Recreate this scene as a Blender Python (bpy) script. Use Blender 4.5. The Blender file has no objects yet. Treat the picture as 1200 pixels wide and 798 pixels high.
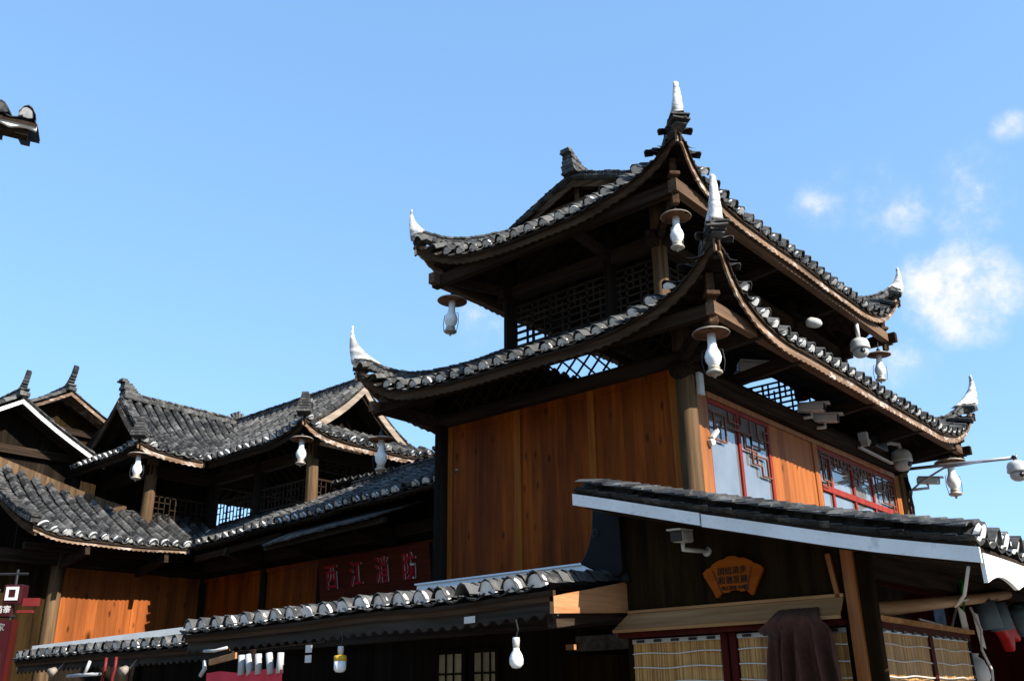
import bpy, math, random
from mathutils import Vector as V, Matrix, noise
R_ = math.radians
rng = random.Random(7)
scn = bpy.context.scene
col = scn.collection

# ------------------------------------------------------------------ camera
CAM = V((5.192, -9.127, 1.6))
right, up, fwd = V((0.756, 0.6550, -0.01437)), V((0.246, -0.264, 0.9327)), V((-0.607, 0.709, 0.360))
fwd.normalize(); right = (right - fwd*right.dot(fwd)).normalized(); up = right.cross(fwd)
cd = bpy.data.cameras.new('camera'); cam = bpy.data.objects.new('camera', cd); col.objects.link(cam)
cd.sensor_width = 36; cd.lens = 36*1085.4/1200; cd.clip_end = 3000; cd.clip_start = .05
cam.matrix_world = Matrix(((right.x, up.x, -fwd.x, CAM.x), (right.y, up.y, -fwd.y, CAM.y), (right.z, up.z, -fwd.z, CAM.z), (0, 0, 0, 1)))
scn.camera = cam

# ------------------------------------------------------------------ sun and sky
SUN = V((1, .045, .74)).normalized()
EXPO, SKY, SUNS = 1.0, 0.15, 5.0
GAIN = (1.25, 1.72, 2.18)
sd = bpy.data.lights.new('sun', 'SUN'); sd.energy = SUNS; sd.angle = R_(.53); sd.color = (1, .95, .87)
so = bpy.data.objects.new('sun', sd); col.objects.link(so)
so.rotation_euler = SUN.to_track_quat('Z', 'Y').to_euler()
scn.view_settings.view_transform = 'Standard'; scn.view_settings.look = 'None'
scn.view_settings.exposure = EXPO; scn.view_settings.gamma = 1
scn.cycles.max_bounces = 6; scn.cycles.use_denoising = True
w = bpy.data.worlds.new('World'); scn.world = w; w.use_nodes = True
nt = w.node_tree; nt.nodes.clear()
def N(t, ty, **k):
    n = t.nodes.new(ty)
    for a, b in k.items(): setattr(n, a, b)
    return n
def lk(t, a, b): t.links.new(a, b)
sky = N(nt, 'ShaderNodeTexSky', sky_type='NISHITA', sun_disc=False)
sky.sun_elevation = math.asin(SUN.z); sky.sun_rotation = math.atan2(SUN.x, SUN.y)
sky.altitude = 300; sky.air_density = 1.0; sky.dust_density = .6; sky.ozone_density = 1.6
tc = N(nt, 'ShaderNodeTexCoord')
nz = N(nt, 'ShaderNodeTexNoise'); nz.inputs['Scale'].default_value = 17; nz.inputs['Detail'].default_value = 11; nz.inputs['Roughness'].default_value = .64
lk(nt, tc.outputs['Generated'], nz.inputs['Vector'])
# (azimuth vector, angular radius, density) of the clouds
CLOUDS = []
def cloud(x, y, rad, den):
    d = (fwd*1085.4 + right*(x-600) + up*(399-y)).normalized(); CLOUDS.append((d, rad/1085.4*.93, den))
cloud(1128, 345, 66, .92); cloud(1092, 335, 46, .8); cloud(1155, 350, 48, .8); cloud(1130, 228, 66, .44); cloud(1055, 238, 64, .42); cloud(1090, 240, 50, .3); cloud(958, 240, 46, .38); cloud(975, 215, 50, .2)
cloud(1182, 147, 24, .5); cloud(1062, 432, 46, .5); cloud(558, 380, 55, .42); cloud(1020, 425, 40, .4); cloud(985, 220, 40, .12)
acc = None
for d, rad, den in CLOUDS:
    dp = N(nt, 'ShaderNodeVectorMath', operation='DOT_PRODUCT'); dp.inputs[1].default_value = d
    lk(nt, tc.outputs['Generated'], dp.inputs[0])
    ac = N(nt, 'ShaderNodeMath', operation='ARCCOSINE'); lk(nt, dp.outputs['Value'], ac.inputs[0])
    mr = N(nt, 'ShaderNodeMapRange'); mr.inputs['From Min'].default_value = rad*1.25; mr.inputs['From Max'].default_value = rad*.1
    mr.inputs['To Max'].default_value = den
    lk(nt, ac.outputs[0], mr.inputs['Value'])
    if acc is None: acc = mr.outputs[0]
    else:
        mx = N(nt, 'ShaderNodeMath', operation='MAXIMUM'); lk(nt, acc, mx.inputs[0]); lk(nt, mr.outputs[0], mx.inputs[1]); acc = mx.outputs[0]
m2 = N(nt, 'ShaderNodeMapRange', interpolation_type='SMOOTHSTEP'); m2.inputs['From Min'].default_value = .36; m2.inputs['From Max'].default_value = .74
lk(nt, nz.outputs['Fac'], m2.inputs['Value'])
a1 = N(nt, 'ShaderNodeMath', operation='ADD'); a1.inputs[1].default_value = .42; lk(nt, m2.outputs[0], a1.inputs[0])
mm = N(nt, 'ShaderNodeMath', operation='MULTIPLY'); lk(nt, acc, mm.inputs[0]); lk(nt, a1.outputs[0], mm.inputs[1])
m3 = N(nt, 'ShaderNodeMapRange', interpolation_type='SMOOTHSTEP'); m3.inputs['From Min'].default_value = .08; m3.inputs['From Max'].default_value = .68
lk(nt, mm.outputs[0], m3.inputs['Value'])
mix = N(nt, 'ShaderNodeMix', data_type='RGBA'); lk(nt, m3.outputs[0], mix.inputs['Factor'])
hs = N(nt, 'ShaderNodeHueSaturation'); hs.inputs['Saturation'].default_value = 1.36
gm = N(nt, 'ShaderNodeGamma'); gm.inputs['Gamma'].default_value = .42; lk(nt, sky.outputs[0], gm.inputs['Color']); lk(nt, gm.outputs[0], hs.inputs['Color'])
gs = N(nt, 'ShaderNodeMix', data_type='RGBA', blend_type='MULTIPLY'); gs.inputs['Factor'].default_value = 1; gs.inputs['B'].default_value = (*GAIN, 1)
lk(nt, hs.outputs[0], gs.inputs['A']); lk(nt, gs.outputs['Result'], mix.inputs['A']); mix.inputs['B'].default_value = (3.35, 3.4, 3.4, 1)
bg = N(nt, 'ShaderNodeBackground'); bg.inputs['Strength'].default_value = SKY; lk(nt, mix.outputs['Result'], bg.inputs['Color'])
ow = N(nt, 'ShaderNodeOutputWorld'); lk(nt, bg.outputs[0], ow.inputs['Surface'])

# ------------------------------------------------------------------ materials
def base(name, rough=.7, spec=.3, metal=0):
    m = bpy.data.materials.new(name); m.use_nodes = True
    t = m.node_tree; b = t.nodes['Principled BSDF']
    b.inputs['Roughness'].default_value = rough; b.inputs['Specular IOR Level'].default_value = spec; b.inputs['Metallic'].default_value = metal
    return m, t, b
def ramp(t, fac, stops):
    r = N(t, 'ShaderNodeValToRGB'); e = r.color_ramp.elements
    while len(e) < len(stops): e.new(.5)
    for el, (p, c) in zip(e, stops): el.position = p; el.color = (*c, 1)
    lk(t, fac, r.inputs[0]); return r.outputs[0]
def coords(t, scale):
    c = N(t, 'ShaderNodeTexCoord'); mp = N(t, 'ShaderNodeMapping'); mp.inputs['Scale'].default_value = scale
    lk(t, c.outputs['Object'], mp.inputs['Vector']); return mp.outputs[0]
def tnoise(t, scale, sc=1, det=5, rough=.6):
    n = N(t, 'ShaderNodeTexNoise'); n.inputs['Scale'].default_value = sc; n.inputs['Detail'].default_value = det; n.inputs['Roughness'].default_value = rough
    lk(t, coords(t, scale), n.inputs['Vector']); return n.outputs['Fac']
def bump(t, b, h, s=.3, dist=.01):
    bp = N(t, 'ShaderNodeBump'); bp.inputs['Strength'].default_value = s; bp.inputs['Distance'].default_value = dist
    lk(t, h, bp.inputs['Height']); lk(t, bp.outputs[0], b.inputs['Normal'])
def mixc(t, f, a, b, mode='MIX'):
    m = N(t, 'ShaderNodeMix', data_type='RGBA', blend_type=mode)
    for s, x in (('Factor', f), ('A', a), ('B', b)):
        if isinstance(x, (int, float)): m.inputs[s].default_value = x
        elif isinstance(x, tuple): m.inputs[s].default_value = (*x, 1)
        else: lk(t, x, m.inputs[s])
    return m.outputs['Result']
def plain(name, c, rough=.6, spec=.3, metal=0, var=.25, sc=6):
    m, t, b = base(name, rough, spec, metal)
    f = tnoise(t, (1, 1, 1), sc)
    lk(t, ramp(t, f, [(.3, tuple(x*(1-var) for x in c)), (.7, tuple(min(1, x*(1+var)) for x in c))]), b.inputs['Base Color'])
    return m
def wood(name, lo, hi, axis='z', rough=.65, spec=.3, fine=14, plank=None, stain=.5, knots=False):
    m, t, b = base(name, rough, spec)
    s = {'x': (.5, fine, fine), 'y': (fine, .5, fine), 'z': (fine, fine, .5)}[axis]
    g = tnoise(t, s, 1.5, 6, .65)
    big = tnoise(t, tuple(.35 if q < 1 else 1.6 for q in s), 1.2, 4)
    c = ramp(t, g, [(.32, lo), (.68, hi)])
    c = mixc(t, ramp(t, big, [(.35, (0, 0, 0)), (.75, (stain,)*3)]), c, tuple(x*.32 for x in lo))
    if plank:
        cc = N(t, 'ShaderNodeTexCoord'); sp = N(t, 'ShaderNodeSeparateXYZ'); lk(t, cc.outputs['Object'], sp.inputs[0])
        ad = N(t, 'ShaderNodeMath', operation='ADD')
        o = {'z': ('X', 'Y'), 'x': ('Z', 'Y'), 'y': ('Z', 'X')}[axis]
        lk(t, sp.outputs[o[0]], ad.inputs[0]); lk(t, sp.outputs[o[1]], ad.inputs[1])
        mu = N(t, 'ShaderNodeMath', operation='MULTIPLY'); mu.inputs[1].default_value = 1/plank; lk(t, ad.outputs[0], mu.inputs[0])
        fl = N(t, 'ShaderNodeMath', operation='FLOOR'); lk(t, mu.outputs[0], fl.inputs[0])
        wn = N(t, 'ShaderNodeTexWhiteNoise', noise_dimensions='1D'); lk(t, fl.outputs[0], wn.inputs['W'])
        c = mixc(t, 1.0, c, ramp(t, wn.outputs['Value'], [(0, (.70, .67, .64)), (.5, (.88, .87, .86)), (1, (1.06, 1.05, 1.0))]), 'MULTIPLY')
        fr = N(t, 'ShaderNodeMath', operation='FRACT'); lk(t, mu.outputs[0], fr.inputs[0])
        c = mixc(t, 1.0, c, ramp(t, fr.outputs[0], [(0, (.58,)*3), (.05, (1,)*3)]), 'MULTIPLY')
    if knots:
        vo = N(t, 'ShaderNodeTexVoronoi', feature='F1'); vo.inputs['Scale'].default_value = 1
        lk(t, coords(t, (5.5, 5.5, 2.2)), vo.inputs['Vector'])
        c = mixc(t, 1.0, c, ramp(t, vo.outputs['Distance'], [(.06, (.28,)*3), (.17, (1,)*3)]), 'MULTIPLY')
    lk(t, c, b.inputs['Base Color']); bump(t, b, g, .35, .008)
    return m
M = {}
M['dark'] = wood('dark_old_wood', (.017, .012, .009), (.052, .036, .025), 'x', .9, .04)
M['dark_y'] = wood('dark_old_wood_along', (.012, .007, .005), (.056, .038, .026), 'y', .9, .04)
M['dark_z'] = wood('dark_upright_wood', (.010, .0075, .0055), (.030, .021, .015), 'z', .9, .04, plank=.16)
M['brown_x'] = wood('weathered_fascia_shaded', (.034, .019, .010), (.115, .066, .037), 'x', .9, .06, stain=.7)  # shaded-side fascia copy, its colour darkened to stand for shade
M['brown_y'] = wood('weathered_fascia_lit_along', (.13, .075, .045), (.42, .28, .19), 'y', .8, .15, stain=.75)
M['panel'] = wood('shaded_varnished_board', (.165, .031, .0016), (.37, .080, .0045), 'z', .6, .10, 8, plank=.145, stain=.8, knots=True)  # shade on the front walls is put into this darker board colour
M['panel_y'] = wood('sunlit_varnished_board', (.29, .085, .017), (.44, .140, .034), 'z', .55, .15, 8, plank=.2, stain=.3, knots=True)  # lighter copy of the board colour for the sunlit wall
M['stile_g'] = wood('golden_stile', (.19, .050, .004), (.36, .105, .010), 'z', .55, .1, 9, stain=.4)
M['panel_a'] = wood('red_orange_board', (.25, .066, .012), (.44, .125, .028), 'z', .55, .12, 8, plank=.19, stain=.6, knots=True)
M['frame_o'] = wood('orange_stile', (.22, .07, .015), (.42, .15, .035), 'z', .5, .3, 10, stain=.3)
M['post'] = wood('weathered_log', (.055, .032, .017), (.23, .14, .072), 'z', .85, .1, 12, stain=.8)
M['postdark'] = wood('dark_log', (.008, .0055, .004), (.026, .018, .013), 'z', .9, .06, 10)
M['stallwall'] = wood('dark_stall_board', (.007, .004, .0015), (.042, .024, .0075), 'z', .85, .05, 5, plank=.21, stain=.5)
M['hood'] = wood('pale_hood_board', (.28, .13, .048), (.56, .31, .135), 'x', .8, .06, 8, stain=.6)
M['plank_y'] = wood('bare_board', (.3, .13, .05), (.55, .27, .12), 'y', .7, .2, 10, stain=.5)
M['plank_gray'] = wood('grey_bark_plank', (.05, .048, .046), (.15, .14, .13), 'y', .85, .1, 8, plank=.1)
M['pole'] = wood('peeled_pole', (.30, .16, .07), (.52, .32, .17), 'y', .6, .3, 10)
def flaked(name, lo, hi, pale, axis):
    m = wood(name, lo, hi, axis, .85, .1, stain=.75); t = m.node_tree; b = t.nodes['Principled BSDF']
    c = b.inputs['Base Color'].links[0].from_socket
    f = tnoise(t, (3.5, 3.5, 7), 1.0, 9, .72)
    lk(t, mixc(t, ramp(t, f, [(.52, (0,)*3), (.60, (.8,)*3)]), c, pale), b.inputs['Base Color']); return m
M['brown_y'] = flaked('weathered_fascia_lit_along', (.10, .056, .032), (.36, .235, .155), (.50, .42, .36), 'y')  # lighter fascia copy for the sunlit sides, with flaked pale patches
def tile_mat():
    m, t, b = base('grey_clay_tile', .72, .25)
    g = N(t, 'ShaderNodeNewGeometry')
    c = ramp(t, g.outputs['Random Per Island'], [(0, (.018, .0175, .017)), (.6, (.044, .043, .041)), (1, (.105, .102, .096))])
    f = tnoise(t, (1, 1, 1), 9, 8, .7)
    c = mixc(t, ramp(t, f, [(.5, (0,)*3), (.72, (.75,)*3)]), c, (.24, .225, .20))
    f2 = tnoise(t, (1, 1, 1), 2.2, 4)
    c = mixc(t, 1.0, c, ramp(t, f2, [(.35, (.6,)*3), (.65, (1.2,)*3)]), 'MULTIPLY')
    lk(t, c, b.inputs['Base Color']); bump(t, b, f, .4, .01); return m
M['tile'] = tile_mat()
def white_mat(name, c, dirt, rough=.7, sc=5):
    m, t, b = base(name, rough, .3)
    f = tnoise(t, (1, 1, 1), sc, 9, .7); f2 = tnoise(t, (1, 1, 1), sc*4, 6, .7)
    cc = ramp(t, f, [(.3, tuple(x*dirt for x in c)), (.58, c)])
    cc = mixc(t, ramp(t, f2, [(.55, (0,)*3), (.75, (.55,)*3)]), cc, tuple(x*.3 for x in c))
    lk(t, cc, b.inputs['Base Color']); return m
M['plaster'] = white_mat('lime_plaster', (.80, .79, .76), .55)
def horn_mat():
    m, t, b = base('whitewashed_plaster', .7, .25)
    f = tnoise(t, (1, 1, 1), 9, 8, .7); f2 = tnoise(t, (.6, .6, 9), 1.6, 3, .5)
    c = ramp(t, f, [(.34, (.34, .33, .31)), (.52, (.70, .69, .67)), (.7, (.78, .77, .75))])
    c = mixc(t, 1.0, c, ramp(t, f2, [(.40, (.45,)*3), (.52, (1,)*3)]), 'MULTIPLY')
    lk(t, c, b.inputs['Base Color']); bump(t, b, f, .4, .01); return m
M['horn_x'] = white_mat('whitewashed_plaster', (.74, .73, .71), .5, sc=7)
M['horn'] = horn_mat()
M['board_w'] = white_mat('white_painted_board', (.86, .85, .81), .78, .5, 3)
M['cam_w'] = white_mat('camera_shell', (.55, .54, .51), .7, .4)
M['milk'] = plain('milk_glass', (.82, .82, .80), .15, .5, 0, .05)
M['shade'] = plain('enamel_shade', (.27, .225, .18), .55, .3, 0, .4, 9)
M['rust'] = plain('rusty_underside', (.21, .095, .05), .8, .15, 0, .4, 9)
M['brass'] = plain('lantern_base', (.42, .36, .28), .45, .4, .3, .3)
M['wire'] = plain('dark_wire', (.03, .03, .032), .5, .4, .5)
M['black'] = plain('black_plastic', (.012, .012, .014), .35, .5)
M['tarp'] = plain('black_lacquer', (.008, .008, .009), .5, .12)
M['red'] = wood('red_painted_wood', (.18, .015, .010), (.32, .040, .026), 'z', .6, .15, 8, stain=.3)
M['darkred'] = wood('dark_red_painted_wood', (.035, .004, .003), (.075, .009, .006), 'z', .7, .08, 8, stain=.3)
M['lat'] = wood('window_lattice_wood', (.10, .032, .012), (.22, .075, .03), 'z', .55, .3, 8, stain=.3)
M['sign'] = wood('red_brown_sign_board', (.060, .011, .005), (.12, .025, .010), 'x', .7, .08, 8, stain=.4)
M['plaque'] = wood('orange_plaque_wood', (.22, .046, .002), (.35, .082, .004), 'x', .65, .08, 6, stain=.25)
M['ink'] = plain('black_ink', (.012, .008, .006), .7)
M['gold'] = plain('carved_groove', (.10, .022, .006), .6)
M['redpaint'] = plain('red_lettering', (.36, .008, .014), .6, .2)
M['brightred'] = plain('bright_red_plastic', (.50, .014, .014), .5, .4)
M['whitepaint'] = plain('white_paint', (.62, .6, .58), .5, .3, 0, .15)
M['cloth'] = plain('brown_cloth', (.085, .037, .024), .9, .1, 0, .2, 30)
M['redcloth'] = plain('red_cloth', (.62, .055, .075), .85, .1, 0, .12)
M['bluetube'] = plain('blue_grey_cloth', (.10, .14, .17), .7, .3)
M['paper'] = plain('paper', (.62, .58, .54), .8, .2, 0, .12)
M['paper_d'] = plain('grey_paper', (.40, .40, .39), .8, .1, 0, .12)
M['bluepaper'] = plain('blue_print', (.08, .16, .32), .6, .3, 0, .5, 20)
M['green'] = plain('green_cord', (.02, .22, .02), .6)
M['yellow'] = plain('yellow_band', (.62, .36, .02), .4, .4)
M['metal'] = plain('galvanised_pole', (.42, .42, .42), .4, .5, .6, .15)
M['sheet'] = plain('painted_metal_sheet', (.78, .82, .86), .45, .4, 0, .06)
M['maroon2'] = plain('dull_red_metal', (.16, .018, .018), .5, .2, 0, .15)
M['maroon'] = plain('maroon_sign_metal', (.040, .005, .007), .4, .4, 0, .15)
M['stone'] = plain('paving_stone', (.17, .155, .135), .85, .2, 0, .3, 2)
M['olive'] = plain('oval_picture', (.12, .12, .05), .6, .1, 0, .5, 14)
M['curtain'] = plain('pale_curtain', (.42, .36, .22), .8, .2, 0, .3, 3)  # plain mottled yellowish curtain colour
def glass():
    m, t, b = base('window_glass', .04, .8, .62)
    f = tnoise(t, (1, 1, 1), 1.3)
    lk(t, ramp(t, f, [(.3, (.26, .265, .27)), (.7, (.42, .415, .405))]), b.inputs['Base Color'])
    bump(t, b, tnoise(t, (1, 1, 1), 1.1, 2), .16, .05); return m
M['glass'] = glass()
def bamboo(axis):
    m, t, b = base('bamboo_blind', .6, .3)
    cc = N(t, 'ShaderNodeTexCoord'); sp = N(t, 'ShaderNodeSeparateXYZ'); lk(t, cc.outputs['Object'], sp.inputs[0])
    mu = N(t, 'ShaderNodeMath', operation='MULTIPLY'); mu.inputs[1].default_value = 110; lk(t, sp.outputs[axis], mu.inputs[0])
    fl = N(t, 'ShaderNodeMath', operation='FLOOR'); lk(t, mu.outputs[0], fl.inputs[0])
    wn = N(t, 'ShaderNodeTexWhiteNoise', noise_dimensions='1D'); lk(t, fl.outputs[0], wn.inputs['W'])
    c = ramp(t, wn.outputs['Value'], [(0, (.27, .125, .03)), (.55, (.44, .23, .065)), (1, (.58, .34, .12))])
    c = mixc(t, 1.0, c, ramp(t, tnoise(t, (1, 1, 1), 5), [(.35, (.75,)*3), (.7, (1.1,)*3)]), 'MULTIPLY')
    lk(t, c, b.inputs['Base Color']); return m
M['bam_x'] = bamboo('X'); M['bam_y'] = bamboo('Y')

# ------------------------------------------------------------------ mesh helper
class MB:
    def __init__(s): s.v = []; s.f = []
    def quad(s, *p):
        i = len(s.v); s.v += [V(q) for q in p]; s.f.append(tuple(range(i, i+len(p))))
    def hexa(s, p):                       # 8 points: bottom 4, top 4
        i = len(s.v); s.v += [V(q) for q in p]
        for f in ((3, 2, 1, 0), (4, 5, 6, 7), (0, 1, 5, 4), (1, 2, 6, 5), (2, 3, 7, 6), (3, 0, 4, 7)): s.f.append(tuple(i+k for k in f))
    def box(s, lo, hi):
        x0, y0, z0 = lo; x1, y1, z1 = hi
        s.hexa([(x0, y0, z0), (x1, y0, z0), (x1, y1, z0), (x0, y1, z0), (x0, y0, z1), (x1, y0, z1), (x1, y1, z1), (x0, y1, z1)])
    def beam(s, a, b, wd, h, upv=(0, 0, 1)):
        a, b = V(a), V(b); d = (b-a).normalized(); u = V(upv)
        sd = d.cross(u)
        if sd.length < 1e-4: sd = d.cross(V((1, 0, 0)))
        sd.normalize(); u = sd.cross(d)
        sd *= wd/2; u *= h/2
        s.hexa([a-sd-u, a+sd-u, b+sd-u, b-sd-u, a-sd+u, a+sd+u, b+sd+u, b-sd+u])
    def tube(s, pts, r, n=8, cap=True):
        pts = [V(p) for p in pts]; rs = r if isinstance(r, (list, tuple)) else [r]*len(pts)
        rings = []; ref = None
        for k, p in enumerate(pts):
            d = (pts[min(k+1, len(pts)-1)]-pts[max(k-1, 0)]).normalized()
            if ref is None:
                ref = d.cross(V((0, 0, 1)))
                if ref.length < .1: ref = d.cross(V((1, 0, 0)))
            ref = (ref-d*ref.dot(d)).normalized(); o = d.cross(ref)
            i = len(s.v); rings.append(i)
            for j in range(n):
                t = 2*math.pi*j/n; s.v.append(p+(ref*math.cos(t)+o*math.sin(t))*rs[k])
        for a, b in zip(rings, rings[1:]):
            for j in range(n): s.f.append((a+j, a+(j+1) % n, b+(j+1) % n, b+j))
        if cap: s.f.append(tuple(rings[0]+j for j in reversed(range(n)))); s.f.append(tuple(rings[-1]+j for j in range(n)))
    def lathe(s, prof, c=(0, 0, 0), n=20):
        s.tube([V(c)+V((0, 0, z)) for r, z in prof], [max(r, .0005) for r, z in prof], n)
    def prism(s, poly, O, X, Y, th):
        O, X, Y = V(O), V(X), V(Y); Z = X.cross(Y).normalized()*th
        i = len(s.v); n = len(poly)
        for k in (0, 1):
            for a, b in poly: s.v.append(O+X*a+Y*b+Z*(k-.5))
        s.f.append(tuple(i+j for j in reversed(range(n)))); s.f.append(tuple(i+n+j for j in range(n)))
        for j in range(n): s.f.append((i+j, i+(j+1) % n, i+n+(j+1) % n, i+n+j))
    def grid(s, rows):
        i = len(s.v); m = len(rows[0])
        for r in rows: s.v += [V(p) for p in r]
        for a in range(len(rows)-1):
            for b in range(m-1): s.f.append((i+a*m+b, i+a*m+b+1, i+(a+1)*m+b+1, i+(a+1)*m+b))
    def xf(s, mat): s.v = [mat @ p for p in s.v]; return s
    def build(s, name, m, parent=None, smooth=False, bevel=0):
        me = bpy.data.meshes.new(name); off = V((0, 0, 0))
        if parent is None and s.v:
            zs = min(p.z for p in s.v); c = sum((p for p in s.v), V())/len(s.v); off = V((c.x, c.y, zs))
        elif parent is not None: off = ROOT.get(parent.name, V((0, 0, 0)))
        me.from_pydata([p-off for p in s.v], [], s.f); me.materials.append(M[m])
        if smooth:
            for p in me.polygons: p.use_smooth = True
        o = bpy.data.objects.new(name, me); col.objects.link(o)
        if parent is None: o.location = off; ROOT[o.name] = off
        else: o.parent = parent; ROOT[o.name] = off
        if bevel:
            b = o.modifiers.new('bevel', 'BEVEL'); b.width = bevel; b.segments = 2; b.limit_method = 'ANGLE'
        return o
ROOT = {}
Z0 = V((0, 0, 1))
def tag(o, label=None, cat=None, group=None, kind=None):
    for k, x in (('label', label), ('category', cat), ('group', group), ('kind', kind)):
        if x: o[k] = x
    return o
def empty(name, loc, label, cat, group=None):
    o = bpy.data.objects.new(name, None); col.objects.link(o); o.location = loc; o.empty_display_size = .2
    ROOT[o.name] = V(loc); return tag(o, label, cat, group)
def part(name, m, parent, fn, smooth=False, bevel=0, label=None):
    b = MB(); fn(b); o = b.build(name, m, parent, smooth, bevel)
    if label: o['label'] = label
    return o
def copy_tree(o, parent=None):
    c = o.copy(); col.objects.link(c)
    if parent: c.parent = parent
    for ch in list(o.children): copy_tree(ch, c)
    return c
def text_mb(s, size, O, X, Y, depth=.01, spacing=1.0, sx=1.0, bold=0):
    cu = bpy.data.curves.new('lettering', 'FONT'); cu.body = s; cu.size = size; cu.align_x = 'CENTER'; cu.align_y = 'CENTER'
    cu.space_character = spacing; cu.extrude = depth/2; cu.resolution_u = 3; cu.offset = bold
    ob = bpy.data.objects.new('lettering', cu); col.objects.link(ob)
    dg = bpy.context.evaluated_depsgraph_get(); me = bpy.data.meshes.new_from_object(ob.evaluated_get(dg))
    b = MB(); X, Y, O = V(X).normalized(), V(Y).normalized(), V(O); Z = X.cross(Y)
    b.v = [O+X*(p.co.x*sx)+Y*p.co.y+Z*p.co.z for p in me.vertices]; b.f = [tuple(p.vertices) for p in me.polygons]
    bpy.data.objects.remove(ob); bpy.data.curves.remove(cu); bpy.data.meshes.remove(me)
    return b

# ------------------------------------------------------------------ tiled roof builder
class Side:
    """one slope: eave from O along U (length L), inward N; height z0(a)+prof(d) with lifted, flared corners"""
    def __init__(s, O, U, Nn, L, z0, prof, lift=(0, 0), Rr=1.9, flare=(0, 0), dfade=1.5, wob=.034):
        s.O, s.U, s.N, s.L, s.prof, s.lift, s.R, s.flare, s.df, s.wob = V((O[0], O[1], 0)), V(U), V(Nn), L, prof, lift, Rr, flare, dfade, wob
        s.z0 = z0 if callable(z0) else (lambda a: z0)
    def w(s, a):
        f = lambda x: .50*x*x+.50*x**5.5
        return f(max(0, 1-max(a, 0)/s.R)), f(max(0, 1-max(s.L-a, 0)/s.R))
    def d0(s, a):
        l, r = s.w(a); return -(s.flare[0]*l+s.flare[1]*r)
    def __call__(s, a, d, dz=0):
        l, r = s.w(a); fade = max(0, 1-max(d, 0)/s.df)
        p = s.O+s.U*a+s.N*d
        p.z = s.z0(a)+s.prof(d)+(s.lift[0]*l+s.lift[1]*r)*fade+dz
        p.z += s.wob*noise.noise(p*.9)
        return p
    def nrm(s, a, d):
        e = .03; n = (s(a+e, d)-s(a-e, d)).cross(s(a, d+e)-s(a, d-e)).normalized()
        return n if n.z > 0 else -n
def arc_tile(mb, p0, p1, U, n0, n1, r, h, sgn, th=.010, k=5):
    """a curved tile from p0 (lower, outer end) to p1; sgn +1 cover (humped), -1 pan (troughed)"""
    i = len(mb.v)
    for p, n, dh in ((p0, n0, 0), (p1, n1, 0), (p0, n0, -th)):
        for j in range(k):
            t = -1+2*j/(k-1)
            mb.v.append(p+U*(r*t)+n*(sgn*h*(1-t*t)+dh))
    for j in range(k-1):
        mb.f.append((i+j, i+j+1, i+k+j+1, i+k+j)); mb.f.append((i+2*k+j, i+2*k+j+1, i+j+1, i+j))
    for j, q in ((0, 1), (k-1, -1)):
        mb.f.append((i+2*k+j, i+j, i+k+j))
def tiles(mt, me, S, a0, a1, dlo, dhi, pitch=.25, step=.125, ends=True, endr=1.0, skip=.10):
    n = max(1, round((a1-a0)/pitch)); pw = (a1-a0)/n
    for i in range(n):
        for kind in (0, 1):
            a = a0+pw*(i+(.5 if kind == 0 else 0))
            if kind == 1 and i == 0: a += .04
            lo, hi = dlo(a), dhi(a)
            if hi-lo < .06: continue
            m = max(1, round((hi-lo)/step)); ds = (hi-lo)/m
            for j in range(m):
                d0, d1 = lo+ds*j, min(hi+.02, lo+ds*(j+1)+.04)
                jit = rng.uniform(-.014, .014)*(2.4 if rng.random() < .08 else 1); aa = a+rng.uniform(-.010, .010)
                n0, n1 = S.nrm(aa, d0), S.nrm(aa, d1)
                lift = .021+rng.uniform(-.006, .008)
                if kind == 0:
                    p0 = S(aa, d0-jit-(.03 if j == 0 else 0))+n0*(.030+lift); p1 = S(aa, d1)+n1*.036
                    arc_tile(mt, p0, p1, S.U, n0, n1, pw*.33, pw*.34, 1)
                else:
                    p0 = S(aa, d0-.02-jit)+n0*(.022+lift*.8); p1 = S(aa, d1)+n1*.022
                    arc_tile(mt, p0, p1, S.U, n0, n1, pw*.42, pw*.17, -1)
            if kind == 0 and ends and rng.random() > .04 and skip < a-a0 and a < a1-skip:
                n0 = S.nrm(a, lo); o = (S(a, lo)-S(a, lo+.06)).normalized()
                c = S(a, lo)+n0*.034
                r = pw*.29*endr*rng.uniform(.88, 1.04); hh = pw*.29*endr*rng.uniform(.85, 1.1)
                poly = [(-r, -.006)]+[(-r*math.cos(math.pi*q/8), .006+hh*math.sin(math.pi*q/8)) for q in range(9)]+[(r, -.006)]
                # a small irregular drip under the mortar plug
                poly += [(r*.35, -.006-.012*rng.random()), (-r*.3, -.010-.014*rng.random())]
                me.prism(poly, c-o*.012, S.U, (n0+o*.25).normalized(), .03)
def deck(md, S, a0, a1, dlo, dhi, pitch=.25, off=-.045):
    n = max(2, round((a1-a0)/.2)); rows = []
    for i in range(n+1):
        a = a0+(a1-a0)*i/n; lo, hi = dlo(a)-.0, max(dhi(a), dlo(a)+.01)
        rows.append([S(a, lo+(hi-lo)*k/5, off) for k in range(6)])
    md.grid(rows); md.grid([[p+V((0, 0, .03)) for p in r] for r in rows])
    for i in range(len(rows)-1):
        p, q = rows[i][0], rows[i+1][0]; md.quad(p, q, q+V((0, 0, .03)), p+V((0, 0, .03)))
    m = max(1, round((a1-a0)/pitch))
    for i in range(m):
        a = a0+(a1-a0)*(i+.5)/m; lo, hi = dlo(a)+.06, dhi(a)
        if hi-lo < .15: continue
        ks = [lo+(hi-lo)*k/3 for k in range(4)]
        for u, v in zip(ks, ks[1:]): md.beam(S(a, u, off-.035), S(a, v, off-.035), .085, .05)
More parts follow.
